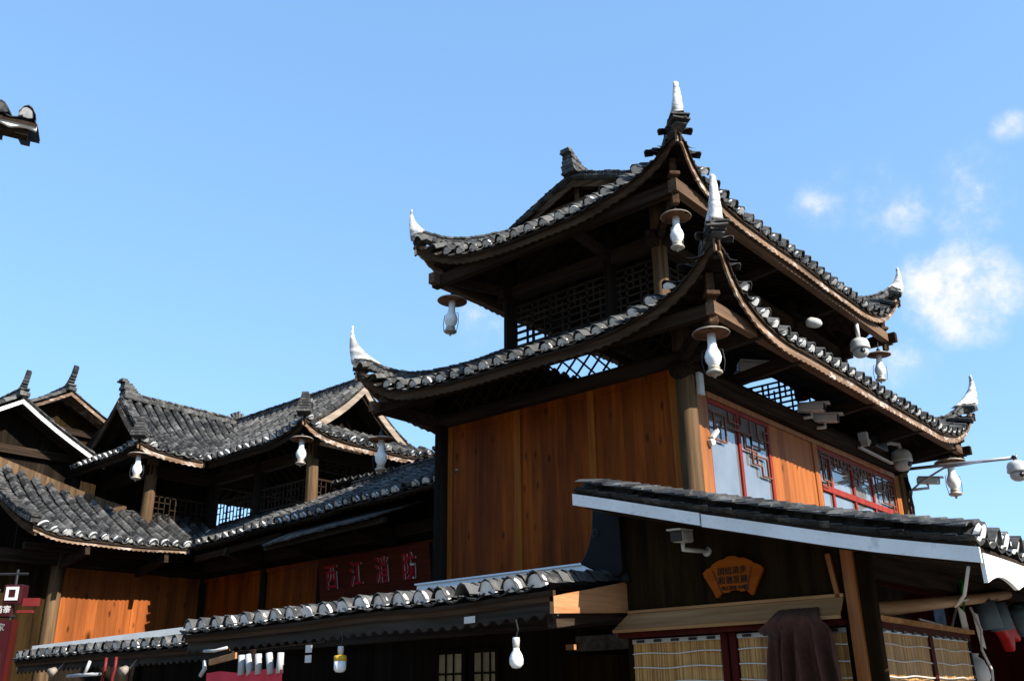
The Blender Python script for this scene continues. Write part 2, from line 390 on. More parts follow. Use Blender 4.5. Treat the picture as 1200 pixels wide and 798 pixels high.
def fascia(mf, S, a0, a1, h=.15, inset=.03, scal=.13, amp=.022, th=.026, top=-.02):
    n = max(2, int((a1-a0)/.026)); prev = None
    for i in range(n+1):
        a = a0+(a1-a0)*i/n; d = S.d0(a)+inset
        p = S(a, d, top); sc = amp*abs(math.sin(math.pi*a/scal))
        q = p+V((0, 0, -h+sc)); cur = (p, q, p+S.N*th, q+S.N*th)
        if prev:
            mf.quad(prev[0], cur[0], cur[1], prev[1]); mf.quad(prev[3], cur[3], cur[2], prev[2])
            mf.quad(prev[1], cur[1], cur[3], prev[3])
        else: mf.quad(cur[0], cur[1], cur[3], cur[2])
        prev = cur
    mf.quad(prev[0], prev[2], prev[3], prev[1])
def ridge(mr, pts, wd=.16, h=.13, seg=.075, capw=None):
    """tiles stacked along a ridge line"""
    pts = [V(p) for p in pts]; Ls = [0]
    for a, b in zip(pts, pts[1:]): Ls.append(Ls[-1]+(b-a).length)
    def at(t):
        t = max(0, min(Ls[-1], t))
        for k in range(len(pts)-1):
            if t <= Ls[k+1] or k == len(pts)-2:
                f = (t-Ls[k])/max(1e-6, Ls[k+1]-Ls[k]); return pts[k].lerp(pts[k+1], f)
    n = max(1, int(Ls[-1]/seg)); u = Ls[-1]/n
    mr_ = mr
    for layer, (ww, z0, z1) in enumerate(((wd, 0, h*.5), (wd*.72, h*.42, h*.82), (wd*.9, h*.8, h))):
        for i in range(n):
            sh = rng.uniform(-.01, .01)
            a = at(u*i+(.5*u if layer == 1 else 0)); b = at(u*(i+1)+.022+(.5*u if layer == 1 else 0))
            if (b-a).length < .01: continue
            zo = V((0, 0, (z0+z1)/2+rng.uniform(-.006, .006)))
            tilt = V((0, 0, .012))
            mr_.beam(a+zo+V((sh, sh, 0)), b+zo+V((sh, -sh, 0))-tilt, ww, z1-z0)
def horn(mh, P, D, hgt=.55, ln=.36, th0=.15, th1=.06, bands=True):
    """white crescent horn rising from P in the vertical plane of outward direction D"""
    P, D = V(P), V(D).normalized(); Sd = D.cross(V((0, 0, 1))).normalized()
    n = 26; rows = []
    for i in range(n+1):
        t = i/n
        z = hgt*t
        out = .02+.10*math.sin(t*2.0)*hgt-.05*t*t+.05*max(0, t-.75)
        inn = out-ln*(1-t)**2.1-.040*(1-t)-.022
        th = (th0+(th1-th0)*t**.8)*(1.05 if i % 6 in (0, 1, 2) else .96)*rng.uniform(.98, 1.02)
        if i == n: th *= .6
        rows.append([P+D*out+Sd*(-th/2)+V((0, 0, z)), P+D*out+Sd*(th/2)+V((0, 0, z)), P+D*inn+Sd*(th/2*.8)+V((0, 0, z-.03*(1-t))), P+D*inn+Sd*(-th/2*.8)+V((0, 0, z-.03*(1-t)))])
    i0 = len(mh.v)
    for r in rows: mh.v += r
    for i in range(n):
        for j in range(4): mh.f.append((i0+4*i+j, i0+4*i+(j+1) % 4, i0+4*i+4+(j+1) % 4, i0+4*i+4+j))
    mh.f.append((i0+3, i0+2, i0+1, i0)); k = i0+4*n; mh.f.append((k, k+1, k+2, k+3))
def crown(mr, P, D, s=1.0):
    """stack of tiles under a horn"""
    P, D = V(P), V(D).normalized(); Sd = D.cross(Z0).normalized()
    for k, (z, wd, l, o) in enumerate(((-.03, .17, .20, .0), (-.005, .20, .24, .01), (.02, .23, .26, .02), (.045, .29, .30, .04), (.066, .25, .28, .02), (.088, .30, .24, .05), (.11, .26, .28, .03), (.132, .20, .22, .04), (.155, .22, .18, .03))):
        c = P+D*(o*s+rng.uniform(-.015, .015))+Z0*(z*s)+Sd*rng.uniform(-.012, .012); t = rng.uniform(-.02, .02)
        d2 = (D+Sd*rng.uniform(-.25, .25)).normalized()
        mr.beam(c-d2*l*s/2, c+d2*l*s/2+V((0, 0, .02+t)), wd*s, .022*s)
def ridge_block(mr, P, D, s=1.0):
    """bulky ridge end: tiles laid flat in a leaning stepped stack"""
    P, D = V(P), V(D).normalized(); n = 11
    for i in range(n):
        t = i/(n-1); l = (.42*(1-t)**1.2+.13)*s; o = (-.06+.05*t+(.05 if i in (n-2, n-1) else 0))*s
        a = P+D*(o+.06*s)+Z0*(.40*t*s); b = a-D*l+Z0*(-.03*s*(1-t)+rng.uniform(-.008, .008))
        mr.beam(a+D*rng.uniform(-.015, .02), b, (.27-.09*t)*s*(1.12 if i % 3 == 0 else 1), .034*s)
def stepped_end(mr, P, D, s=1.0):
    """up-turned ridge end: tiles set ever more on edge"""
    P, D = V(P), V(D).normalized()
    for i in range(9):
        t = i/8; c = P-D*(.42*s*(1-t))+V((0, 0, (.02+.40*t*t)*s)); an = t*1.05
        d = D*math.cos(an)+V((0, 0, math.sin(an)))
        mr.beam(c-d*.10*s, c+d*.13*s, (.2-.07*t)*s, .06*s)
    mr.beam(P+V((0, 0, .40*s))-D*.03, P+D*.05*s+V((0, 0, .58*s)), .10*s, .11*s)

# ================================================================== ground
b = MB(); b.box((-400, -400, -.2), (400, 400, 0)); g = b.build('ground', 'stone'); tag(g, kind='structure')
M['sky_blocker'] = plain('sky_blocker_green', (.028, .042, .018), .9, .05, 0, .5, .12)
def sky_blocking_terrain(q):  # unseen terrain added behind the camera to cut the sky fill
    rows = []
    for i in range(49):
        az = R_(-205+i*5.4); r = []       # from the west round the south to the east
        for j in range(9):
            t = j/8; rad = 70+110*t; h = 44*math.sin(t*math.pi*.5)*(.75+.5*noise.noise((math.cos(az)*2.2, math.sin(az)*2.2, 1)))*min(1, i/6, (48-i)/6)+1.5*noise.noise((rad*.1, az*9, 3))
            r.append(V((rad*math.cos(az), rad*math.sin(az)-10, h-.5)))
        rows.append(r)
    q.grid(rows)
b = MB(); sky_blocking_terrain(b); o = b.build('sky_blocking_hills', 'sky_blocker', None, True); tag(o, kind='structure')
X, Y, Z = V((1, 0, 0)), V((0, 1, 0)), V((0, 0, 1))

def hip_roof(par, x0, x1, y0, y1, z0, prof, dm, lifts, flare=.12, R=1.9, sides='sewn', pitch=.25, ridges=True, ends=True, lims=None, fh=.15, dfade=1.5, horn_h=.55, mats=('brown_x', 'brown_y'), name='roof', rname='hip_ridge', hornflags=(1, 1, 1, 1), crowns=(0, 1, 0, 0)):
    """lifts: sw, se, ne, nw (sw = x0,y0).  returns the sides"""
    sw, se, ne, nw = lifts; W, Lg = x1-x0, y1-y0
    D = {'s': Side((x0, y0), X, Y, W, z0, prof, (sw, se), R, (flare, flare), dfade),
         'e': Side((x1, y0), Y, -X, Lg, z0, prof, (se, ne), R, (flare, flare), dfade),
         'n': Side((x1, y1), -X, -Y, W, z0, prof, (ne, nw), R, (flare, flare), dfade),
         'w': Side((x0, y1), -Y, X, Lg, z0, prof, (nw, sw), R, (flare, flare), dfade)}
    mt, me, md = MB(), MB(), MB()
    for k in sides:
        S = D[k]
        dlo = S.d0
        if lims and k in lims: dhi = (lambda a, S=S, f=lims[k]: f(a))
        else: dhi = lambda a, S=S: min(dm, a, S.L-a)
        tiles(mt, me, S, -flare, S.L+flare, dlo, dhi, pitch, ends=ends, skip=.42)
        deck(md, S, -flare, S.L+flare, dlo, dhi, pitch)
    roof = mt.build(name, 'tile', par)
    md.build('roof_deck', 'dark', roof)
    if me.v: me.build('plastered_tile_end', 'plaster', roof)['kind'] = 'stuff'
    for k in sides:
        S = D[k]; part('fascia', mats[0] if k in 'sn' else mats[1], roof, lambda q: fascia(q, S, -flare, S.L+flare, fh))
    if ridges:
        for ci, (k, sx, sy) in enumerate((('s', -1, -1), ('e', 1, -1), ('n', 1, 1), ('w', -1, 1))):
            if k not in D: continue
            S = D[k]; Dv = V((sx, sy, 0)).normalized()
            pts = [S(t, t, .03) for t in [-flare+(dm+flare)*q/10 for q in range(11)]]
            mr = MB(); ridge(mr, pts, .17, .14)
            if crowns[ci]: crown(mr, pts[0]-Dv*.03+V((0, 0, .01)), Dv, .78)
            hr = mr.build(rname, 'tile', roof)
            if hornflags[ci]:
                part('horn', 'horn', hr, lambda q: horn(q, pts[0]+Dv*.02+V((0, 0, .13 if crowns[ci] else .10)), Dv, horn_h), True)
    return D, roof

# ================================================================== the corner tower
tower = empty('timber_tower', (-1.95, 3.55, 0), 'two-tier timber tower with upturned tiled eaves and white corner horns above orange board walls', 'tower')
T = lambda n, m, f, **k: part(n, m, tower, f, **k)
wob = lambda p: p
def log(mb, x, y, z0, z1, r0, r1=None, n=14):
    r1 = r1 or r0*.88; k = 8
    pts = [(x+.012*noise.noise((x*3, z*1.3, 1)), y+.012*noise.noise((y*3, z*1.3, 5)), z) for z in [z0+(z1-z0)*i/k for i in range(k+1)]]
    mb.tube(pts, [r0+(r1-r0)*i/k for i in range(k+1)], n)
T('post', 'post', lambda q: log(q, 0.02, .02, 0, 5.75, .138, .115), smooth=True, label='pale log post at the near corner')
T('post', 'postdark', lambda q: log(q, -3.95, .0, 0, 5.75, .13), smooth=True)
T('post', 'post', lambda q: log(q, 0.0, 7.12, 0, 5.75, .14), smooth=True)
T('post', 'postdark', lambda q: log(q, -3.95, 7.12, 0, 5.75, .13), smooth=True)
# front (left-hand) wall: three board panels between stiles
xs = [-3.80, -2.55, -1.335, -.13]
for a, c in zip(xs, xs[1:]):
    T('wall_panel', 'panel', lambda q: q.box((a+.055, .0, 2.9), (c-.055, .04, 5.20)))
for x in xs: T('stile', 'stile_g', lambda q: q.box((x-.055, -.018, 2.9), (x+.055, .05, 5.21)), bevel=.006)
T('rail', 'panel', lambda q: q.box((-3.86, -.014, 5.12), (-.07, .05, 5.213)))
T('wall_beam', 'dark', lambda q: q.tube([(-4.05, -.03, 5.31), (-2, -.045, 5.30), (.1, -.03, 5.31)], .10, 12), smooth=True)
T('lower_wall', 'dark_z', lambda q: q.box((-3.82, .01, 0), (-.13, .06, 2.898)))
# right-hand wall with the windows
T('wall_beam', 'dark_y', lambda q: q.tube([(.03, -.12, 5.16), (.05, 3.5, 5.15), (.03, 7.2, 5.20)], .135, 12), smooth=True)
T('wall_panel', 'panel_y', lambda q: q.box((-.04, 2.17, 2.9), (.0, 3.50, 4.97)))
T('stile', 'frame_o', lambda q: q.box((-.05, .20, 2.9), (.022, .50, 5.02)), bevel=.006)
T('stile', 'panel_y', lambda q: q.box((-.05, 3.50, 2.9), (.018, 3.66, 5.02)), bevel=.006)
T('stile', 'frame_o', lambda q: q.box((-.05, 6.76, 2.9), (.018, 6.97, 5.02)), bevel=.006)
T('rail', 'frame_o', lambda q: q.box((-.05, .50, 4.955), (.03, 6.76, 5.04)), bevel=.006)
T('lower_wall', 'dark_z', lambda q: q.box((-.06, .2, 0), (-.01, 7.0, 2.898)))
T('back_wall', 'dark_z', lambda q: (q.box((-4.0, .15, 0), (-3.95, 7.0, 5.2)), q.box((-3.85, 7.1, 0), (-.15, 7.14, 5.2))))
T('wall_beam', 'dark_y', lambda q: q.tube([(-3.97, -.1, 5.33), (-3.97, 7.2, 5.33)], .11, 10), smooth=True)
T('wall_beam', 'dark', lambda q: q.tube([(-4.05, 7.15, 5.33), (.1, 7.15, 5.33)], .11, 10), smooth=True)
T('inner_floor', 'dark', lambda q: q.box((-3.94, .07, 3.0), (-.07, 7.09, 3.05)))

def path_bars(mb, segs, wd=.03, dp=.03, x=.0):
    wd = .019; dp = .022
    for (y0, z0), (y1, z1) in segs:
        if abs(y1-y0) < 1e-4: mb.box((x-dp/2, y0-wd/2, min(z0, z1)), (x+dp/2, y0+wd/2, max(z0, z1)))
        else: mb.box((x-dp/2+.001, min(y0, y1), z0-wd/2), (x+dp/2-.001, max(y0, y1), z0+wd/2))
def poly_bars(mb, pts, **k): path_bars(mb, list(zip(pts, pts[1:])), **k)
def window(y0, y1, z0, z1, mull, transom, name_label):
    fr = part('window', 'red', tower, lambda q: (q.box((-.045, y0, z0), (.0, y0+.055, z1)), q.box((-.045, y1-.065, z0), (.0, y1, z1)), q.box((-.045, y0+.055, z1-.05), (.0, y1-.065, z1))), bevel=.004, label=name_label)
    part('pane', 'glass', fr, lambda q: q.box((-.036, y0+.03, z0), (-.026, y1-.03, z1-.03)))
    for m in mull: part('mullion', 'red', fr, lambda q: q.box((-.05, m-.032, z0), (.004, m+.032, z1-.05)), bevel=.004)
    if transom: part('transom', 'red', fr, lambda q: q.box((-.048, y0+.055, transom-.045), (.012, y1-.065, transom+.045)), bevel=.004)
    return fr
w1 = window(.50, 2.17, 2.9, 4.955, [1.30], None, 'two-light red window with stepped lattice')
def lat1(q):
    y0, y1, zt = .56, 2.10, 4.90
    for pts in ([(y0, zt-.10), (y0+.36, zt-.10), (y0+.36, zt-.44), (y0+.08, zt-.44), (y0+.08, zt-.10)], [(y0+.08, zt-.27), (y0+.26, zt-.27), (y0+.26, zt-.18)],
                [(y0+.36, zt-.22), (y0+.62, zt-.22), (y0+.62, zt-.02)], [(y0+.46, zt-.02), (y0+.46, zt-.14), (y0+.78, zt-.14), (y0+.78, zt-.02)],
                [(y0+.62, zt-.22), (y0+1.02, zt-.22), (y0+1.02, zt-.58), (y0+1.26, zt-.58), (y0+1.26, zt-.70), (y1, zt-.70)],
                [(y0+.82, zt-.22), (y0+.82, zt-.42), (y0+1.14, zt-.42), (y0+1.14, zt-.58)],
                [(y0+1.02, zt-.02), (y0+1.02, zt-.34), (y0+1.40, zt-.34), (y0+1.40, zt-.10), (y1, zt-.10)], [(y0+1.22, zt-.02), (y0+1.22, zt-.22), (y1, zt-.22)],
                [(y0+1.02, zt-.46), (y0+1.42, zt-.46), (y0+1.42, zt-.70)]):
        poly_bars(q, pts, x=.012)
part('lattice', 'lat', w1, lat1)
w2 = window(3.66, 6.76, 2.9, 4.955, [4.10, 4.93, 5.75], 4.35, 'four-light red window with a transom')
def lat2(q):
    zt = 4.90
    def motif(c, s):
        for pts in ([(-.20, -.02), (-.20, -.20), (.20, -.20), (.20, -.02)], [(-.08, -.02), (-.08, -.12), (.08, -.12), (.08, -.02)], [(-.20, -.11), (-.36, -.11)], [(.20, -.11), (.36, -.11)]):
            poly_bars(q, [(c+s*a, zt+z) for a, z in pts], x=.012)
    for c in (4.55, 5.34): motif(c, 1)
    for y0, s in ((3.73, 1), (6.68, -1)):
        for pts in ([(0, -.08), (.30, -.08), (.30, -.44), (.04, -.44), (.04, -.08)], [(.04, -.26), (.18, -.26), (.18, -.16)], [(.16, -.44), (.16, -.54), (0, -.54)], [(.30, -.20), (.50, -.20), (.50, -.02)]):
            poly_bars(q, [(y0+s*a, zt+z) for a, z in pts], x=.012)
    poly_bars(q, [(3.73, zt-.02), (6.68, zt-.02)], x=.010)
    for pts in ([(4.93, -.20), (4.93+.16, -.20), (5.09, -.34), (4.85, -.34)], [(5.85, -.02), (5.85, -.28), (6.1, -.28), (6.1, -.44), (6.38, -.44)]):
        poly_bars(q, [(a, zt+z) for a, z in pts], x=.012)
part('lattice', 'lat', w2, lat2)

# diamond lattice above the front wall, below the lower eave
def diamonds(q, P0, U, Lu, z0, z1, s=.17, wd=.022, keep=None):
    h = z1-z0; U = V(U); P0 = V(P0); n = int((Lu+h)/s)+1
    for i in range(-1, n):
        for sg in (1, -1):
            a0 = i*s if sg > 0 else i*s; pts = []
            if sg > 0: a, c = a0-h+0, a0
            else: a, c = a0, a0-h
            za, zc = z0, z1
            lo, hi = a, c
            # clip to 0..Lu
            def at(u): return za+(zc-za)*(u-lo)/(hi-lo)
            u0, u1 = max(0, min(lo, hi)), min(Lu, max(lo, hi))
            if u1-u0 < .03: continue
            p, r = P0+U*u0, P0+U*u1; p.z, r.z = at(u0), at(u1)
            q.beam(p, r, .018, wd)
T('lattice_screen', 'dark', lambda q: diamonds(q, (-3.8, .03, 0), X, 3.7, 5.44, 6.0, .23))
T('lattice_screen', 'dark_y', lambda q: diamonds(q, (-.03, .2, 0), Y, 1.0, 5.30, 5.85, .16))

# lower tier roof
lowD, lowroof = hip_roof(tower, -4.50, 1.08, -1.02, 7.74, 5.44, lambda d: .42*d+.06*d*d, 1.50, (.56, .70, .70, .55), name='lower_roof', horn_h=.56)
# eave purlins (straight timbers under the lifted eaves)
def purlins(par, x0, x1, y0, y1, z, r, ext=.25, m1='dark', m2='dark_y', dz=.0):
    part('eave_beam', m1, par, lambda q: q.beam((x0-ext*.6, y0, z), (x1-r*.7-.002, y0, z), r*1.4, r*2))
    part('eave_beam', m2, par, lambda q: q.beam((x1, y0-r*.72, z+.012), (x1, y1+ext, z+.012), r*1.4, r*2))
    part('eave_beam', m1, par, lambda q: q.beam((x0-ext, y1, z), (x1+ext, y1, z), r*1.4, r*2))
    part('eave_beam', m2, par, lambda q: q.beam((x0, y0-ext, z+.012), (x0, y1+ext, z+.012), r*1.4, r*2))
M['beam_y'] = wood('weathered_beam_lit_along', (.07, .040, .022), (.19, .112, .066), 'y', .8, .15, stain=.6)  # lighter copy of the beam colour for the sunlit sides
M['beam_x'] = wood('weathered_beam_shaded', (.014, .008, .005), (.046, .028, .016), 'x', .9, .05, stain=.6)  # shaded-side copy of the beam, the shade put into its colour
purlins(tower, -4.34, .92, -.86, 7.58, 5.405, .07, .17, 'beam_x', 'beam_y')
for sx, sy in ((.90, -.84), (.90, 7.56)):
    T('hanging_post', 'brown_x', lambda q: (q.beam((sx, sy, 5.24), (sx, sy, 5.84), .09, .09, (.7, .7, 0)), q.beam((sx, sy, 5.255), (sx, sy, 5.30), .105, .105, (.7, .7, 0)), q.beam((sx+.03, sy-.03, 5.55), (sx+.03, sy-.03, 5.60), .15, .15, (.7, .7, 0))), bevel=.01)
for pa, pb in zip([(0, 0), (-3.95, 0), (0, 7.12), (-3.95, 7.12), (0, 0), (0, 3.58), (0, 7.12), (0, 1.2), (0, 5.5)], [(.92, -.86), (-4.34, -.86), (.92, 7.58), (-4.34, 7.58), (.98, .1), (.98, 3.58), (.98, 7.12), (.98, 1.2), (.98, 5.5)]):
    T('bracket_arm', 'dark', lambda q: q.beam((*pa, 5.30), (*pb, 5.42), .09, .15))
for a, c in (((-3.9, .42, 6.1), (0, .42, 6.1)), ((-.42, .1, 6.14), (-.42, 7, 6.14)), ((-3.9, 6.3, 6.1), (0, 6.3, 6.1))):
    T('inner_beam', 'dark', lambda q: q.beam(a, c, .12, .16))

# upper storey
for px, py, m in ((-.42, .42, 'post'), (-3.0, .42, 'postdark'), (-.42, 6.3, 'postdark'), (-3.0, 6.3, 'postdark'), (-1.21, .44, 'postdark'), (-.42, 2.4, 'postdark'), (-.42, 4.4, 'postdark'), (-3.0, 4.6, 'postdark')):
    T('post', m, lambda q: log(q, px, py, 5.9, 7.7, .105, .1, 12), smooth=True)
T('upper_beam', 'dark', lambda q: q.beam((-3.2, .42, 7.16), (-.2, .42, 7.16), .12, .2))
T('upper_beam', 'dark', lambda q: q.beam((-3.2, 6.3, 7.16), (-.2, 6.3, 7.16), .12, .2))
T('upper_beam', 'dark_y', lambda q: q.beam((-3.0, .2, 7.15), (-3.0, 6.5, 7.15), .12, .2))
T('upper_beam', 'dark_y', lambda q: q.beam((-.42, .2, 7.15), (-.42, 6.5, 7.15), .12, .2))
def rail(q, A, B, z0, z1, s=.105):
    A, B = V(A), V(B); L = (B-A).length; U = (B-A)/L; n = int(L/s)
    for z in (z0, z0+.10, z0+.20, z1-.40, z1-.30, z1-.20, z1-.10, z1): q.beam(A+Z*z, B+Z*z, .035, .03)
    for i in range(n+1):
        p = A+U*(L*i/n)
        if i % 3 == 0: q.beam(p+Z*z0, p+Z*z1, .035, .03)
        elif i % 3 == 1: q.beam(p+Z*(z1-.30), p+Z*z1, .03, .025)
        else: q.beam(p+Z*z0, p+Z*(z1-.15), .03, .025)
T('railing', 'dark', lambda q: rail(q, (-2.9, .42, 0), (-.52, .42, 0), 6.22, 6.93))
T('railing', 'dark_y', lambda q: rail(q, (-.42, .52, 0), (-.42, 6.2, 0), 6.22, 6.85))
T('railing', 'dark', lambda q: rail(q, (-2.9, 6.3, 0), (-.52, 6.3, 0), 6.22, 6.93))

# upper tier: hip and gable roof, gable facing the viewer's left
ux0, ux1, uy0, uy1 = -3.73, .55, -.65, 6.50; ucx = (ux0+ux1)/2; uhw = (ux1-ux0)/2
gd = .95
ulim = lambda a, Ls=uy1-uy0: (min(a, Ls-a) if min(a, Ls-a) < gd-.14 else uhw)
upprof = lambda d: .69*d-.080*d*d
upD, uproof = hip_roof(tower, ux0, ux1, uy0, uy1, 7.36, upprof, gd, (.54, .55, .72, .5), R=1.8, lims={'e': ulim, 'w': ulim}, name='upper_roof', horn_h=.48, crowns=(0, 1, 0, 0))
zr = 7.36+upprof(uhw)
def verge(par, S, a, d0, d1, h=.13, th=.035, m='brown_x', top=-.02, out=None):
    def f(q):
        n = 8; o = S.U*(th if out is None else out)
        for i in range(n):
            p, r = S(a, d0+(d1-d0)*i/n, top), S(a, d0+(d1-d0)*(i+1)/n, top)
            k = 1-.25*i/n
            q.hexa([p-Z*h*k, p+o-Z*h*k, r+o-Z*h*k, r-Z*h*k, p, p+o, r+o, r])
    return part('bargeboard', m, par, f)
for yy, sg in ((uy0+gd-.14, 1), (uy1-gd+.14, -1)):
    for k in ('e', 'w'):
        S = upD[k]; a = (yy-uy0) if k == 'e' else (uy1-yy); oo = .035 if (k == 'e') == (sg > 0) else -.035
        verge(uproof, S, a, gd-.16, uhw, out=oo)
        mr = MB(); ridge(mr, [S(a+(.06 if oo > 0 else -.06), gd-.2+(uhw-gd+.2)*q/6, .03) for q in range(7)], .15, .10); mr.build('verge_ridge', 'tile', uproof)
    part('gable_wall', 'dark_z', uproof, lambda q: q.prism([(-uhw+gd, 7.36+upprof(gd)-.1), (uhw-gd, 7.36+upprof(gd)-.1), (0, zr-.08)], (ucx, yy+sg*.42, 0), X, Z, .04))
    part('gable_tie', 'brown_x', uproof, lambda q: (q.beam((ucx-.95, yy+sg*.12, zr-.36), (ucx+.95, yy+sg*.12, zr-.36), .08, .1), q.beam((ucx, yy+sg*.14, zr-.40), (ucx, yy+sg*.14, zr-.06), .08, .08)))
mr = MB(); ridge(mr, [(ucx, uy0+gd-.2+q*(uy1-uy0-2*gd+.4)/8, zr+.0+.10*abs(q-4)**2/16) for q in range(9)], .2, .17)
ridge_block(mr, (ucx, uy0+gd-.22, zr+.08), (0, -1, 0), .82); ridge_block(mr, (ucx, uy1-gd+.26, zr+.10), (0, 1, 0), 1.0)
mr.build('main_ridge', 'tile', uproof)
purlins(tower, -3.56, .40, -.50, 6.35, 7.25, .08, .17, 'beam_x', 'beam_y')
for sx, sy in ((.38, -.48), (.38, 6.32)):
    T('hanging_post', 'brown_x', lambda q: (q.beam((sx, sy, 7.04), (sx, sy, 7.66), .085, .085, (.7, .7, 0)), q.beam((sx+.02, sy-.02, 7.40), (sx+.02, sy-.02, 7.45), .13, .13, (.7, .7, 0))), bevel=.01)
for (px, py), (ex, ey) in zip(((-.42, .42), (-3, .42), (-.42, 6.3), (-3, 6.3), (-.42, 2.4), (-.42, 4.4), (-1.21, .42)), ((.40, -.5), (-3.56, -.5), (.4, 6.35), (-3.56, 6.35), (.45, 2.4), (.45, 4.4), (-1.21, -.55))):
    T('bracket_arm', 'dark', lambda q: q.beam((px, py, 7.2), (ex, ey, 7.3), .08, .13))

# ================================================================== the courtyard wing behind, L-shaped, two tiers of roof
wing = empty('timber_wing', (-11, 3, 0), 'long two-storey timber wing with tiled tiers turning a courtyard corner left of the tower', 'house')
Wp = lambda n, m, f, **k: part(n, m, wing, f, **k)
WX, WY = -11.5, 1.0            # wall lines
# lower roofs
lp = lambda d: .44*d+.07*d*d
SB = Side((-10.45, .05), X, Y, 6.95, lambda a: 4.26+.036*a, lp, (0, 0), wob=.03)
SA = Side((-10.45, -2.75), Y, -X, 2.8, lambda a: 4.16+.028*a, lp, (.18, 0), 1.4, (.05, 0), wob=.03)
mt, me, md = MB(), MB(), MB()
bh = lambda a: 1.22
tiles(mt, me, SB, -1.0, 6.9, lambda a: max(0, -a), bh, .22, endr=1.15); deck(md, SB, -1.0, 6.9, lambda a: max(0, -a), bh)
ah = lambda a: 1.3+1.35*max(0, 1-max(a, 0)/2.1)
tiles(mt, me, SA, -.05, 3.7, lambda a: SA.d0(a) if a < 2.8 else a-2.8, ah, .215, endr=1.3); deck(md, SA, -.05, 3.7, lambda a: SA.d0(a) if a < 2.8 else a-2.8, ah)
# back slope of the right-hand stretch
SBb = Side((-4.0, 3.0), -X, -Y, 4.2, 4.35, lp, (0, 0), wob=.03)
tiles(mt, me, SBb, .1, 4.2, lambda a: 0, lambda a: 1.65, .22, ends=False); deck(md, SBb, .1, 4.2, lambda a: 0, lambda a: 1.65)
wl = mt.build('lower_roof', 'tile', wing); md.build('roof_deck', 'dark', wl); me.build('plastered_tile_end', 'plaster', wl)['kind'] = 'stuff'
part('fascia', 'beam_x', wl, lambda q: fascia(q, SB, .03, 6.9, .075)); part('fascia', 'brown_y', wl, lambda q: fascia(q, SA, -.05, 2.78, .11, .03, .09))
mr = MB(); ridge(mr, [SB(3.0+(6.9-3.0)*q/8, 1.26, .05) for q in range(9)], .2, .12); mr.build('main_ridge', 'tile', wl)
mr = MB(); ridge(mr, [SA(-.03, SA.d0(0)+2.65*q/10, .04) for q in range(11)], .2, .12); mr.build('verge_ridge', 'tile', wl)
part('verge_board', 'post', wl, lambda q: [q.beam(SA(2.1*k/6, 1.34+1.35*(1-k/6), .06), SA(2.1*(k+1)/6, 1.34+1.35*(1-(k+1)/6), .06), .05, .20) for k in range(6)])
mr = MB(); ridge(mr, [SA(2.1+.75*q/5, 1.34, .02) for q in range(6)], .12, .07); mr.build('verge_ridge', 'tile', wl)
verge(wl, SA, -.02, 0, 2.6, .16, .04)
# lower walls
for a, c in ((-1.72, -.42), (-.34, .96)):
    Wp('wall_panel', 'panel_a', lambda q: q.box((WX-.04, a, 2.3), (WX, c, 3.82)))
Wp('stile', 'panel_a', lambda q: q.box((WX-.05, -.42, 2.3), (WX+.012, -.34, 3.82)))
Wp('rail', 'panel_a', lambda q: q.box((WX-.05, -1.72, 3.74), (WX+.014, .96, 3.84)))
Wp('wall_beam', 'dark_y', lambda q: q.beam((WX, -2.9, 3.96), (WX, 1.1, 3.96), .16, .22))
Wp('post', 'post', lambda q: log(q, WX-.02, -1.84, 0, 4.1, .13), smooth=True)
Wp('post', 'postdark', lambda q: log(q, WX, WY+.02, 0, 5.3, .12), smooth=True)
Wp('lower_wall', 'dark_z', lambda q: (q.box((WX-.06, -1.75, 0), (WX-.01, .9, 2.298))))
Wp('side_wall', 'stallwall', lambda q: q.box((WX-.10, -7.2, 0), (WX-.05, -1.9, 4.05)))
for a, c in ((-11.35, -9.5), (-9.4, -7.85), (-7.75, -6.0), (-5.9, -4.15)):
    Wp('wall_panel', 'panel', lambda q: q.box((a, WY-.02, 2.3), (c, WY+.02, 3.78)))
for x in (-9.45, -7.8, -5.95): Wp('post', 'postdark', lambda q: log(q, x, WY-.02, 0, 4.6, .09, .08, 10), smooth=True)
Wp('rail', 'panel', lambda q: q.beam((-11.4, WY-.03, 3.80), (-4.1, WY-.03, 3.86), .05, .07))
Wp('wall_beam', 'dark', lambda q: q.beam((-11.6, WY-.02, 4.05), (-4.1, WY-.02, 4.12), .14, .2))
Wp('lower_wall', 'dark_z', lambda q: q.box((-11.4, WY-.01, 0), (-4.1, WY+.03, 2.298)))
Wp('eave_beam', 'beam_x', lambda q: q.beam((-10.5, .20, 4.06), (-7.9, .20, 4.18), .09, .11))
Wp('eave_beam', 'dark_y', lambda q: q.beam((-10.95, -2.7, 4.06), (-10.95, .2, 4.10), .1, .12))
for x in (-9.45, -7.8, -5.95): Wp('bracket_arm', 'dark', lambda q: q.beam((x, WY, 3.9), (x, .1, 4.08), .08, .14))
for y in (-1.84, -.4): Wp('bracket_arm', 'dark', lambda q: q.beam((WX, y, 3.85), (-10.5, y, 4.02), .08, .14))
Wp('wall_boarding', 'dark_z', lambda q: (q.box((-11.4, WY+.04, 3.8), (-4.1, WY+.08, 4.72)), q.box((WX-.12, -2.6, 3.8), (WX-.08, 1.0, 4.7))))
# little plank awning over the sign
def awn(q):
    for i in range(19):
        x = -7.72+i*.145; q.beam((x, -.30+.03*rng.random(), 3.955+.006*i+.02*rng.random()), (x+.02, .85, 4.50+.02*rng.random()), .15, .025, (0, -.5, 1))
aw = part('plank_awning', 'plank_gray', wing, awn); aw['label'] = 'small awning of grey overlapping planks'
Wp('eave_beam', 'dark', lambda q: q.beam((-7.85, -.16, 3.93), (-4.95, -.16, 4.03), .07, .08))

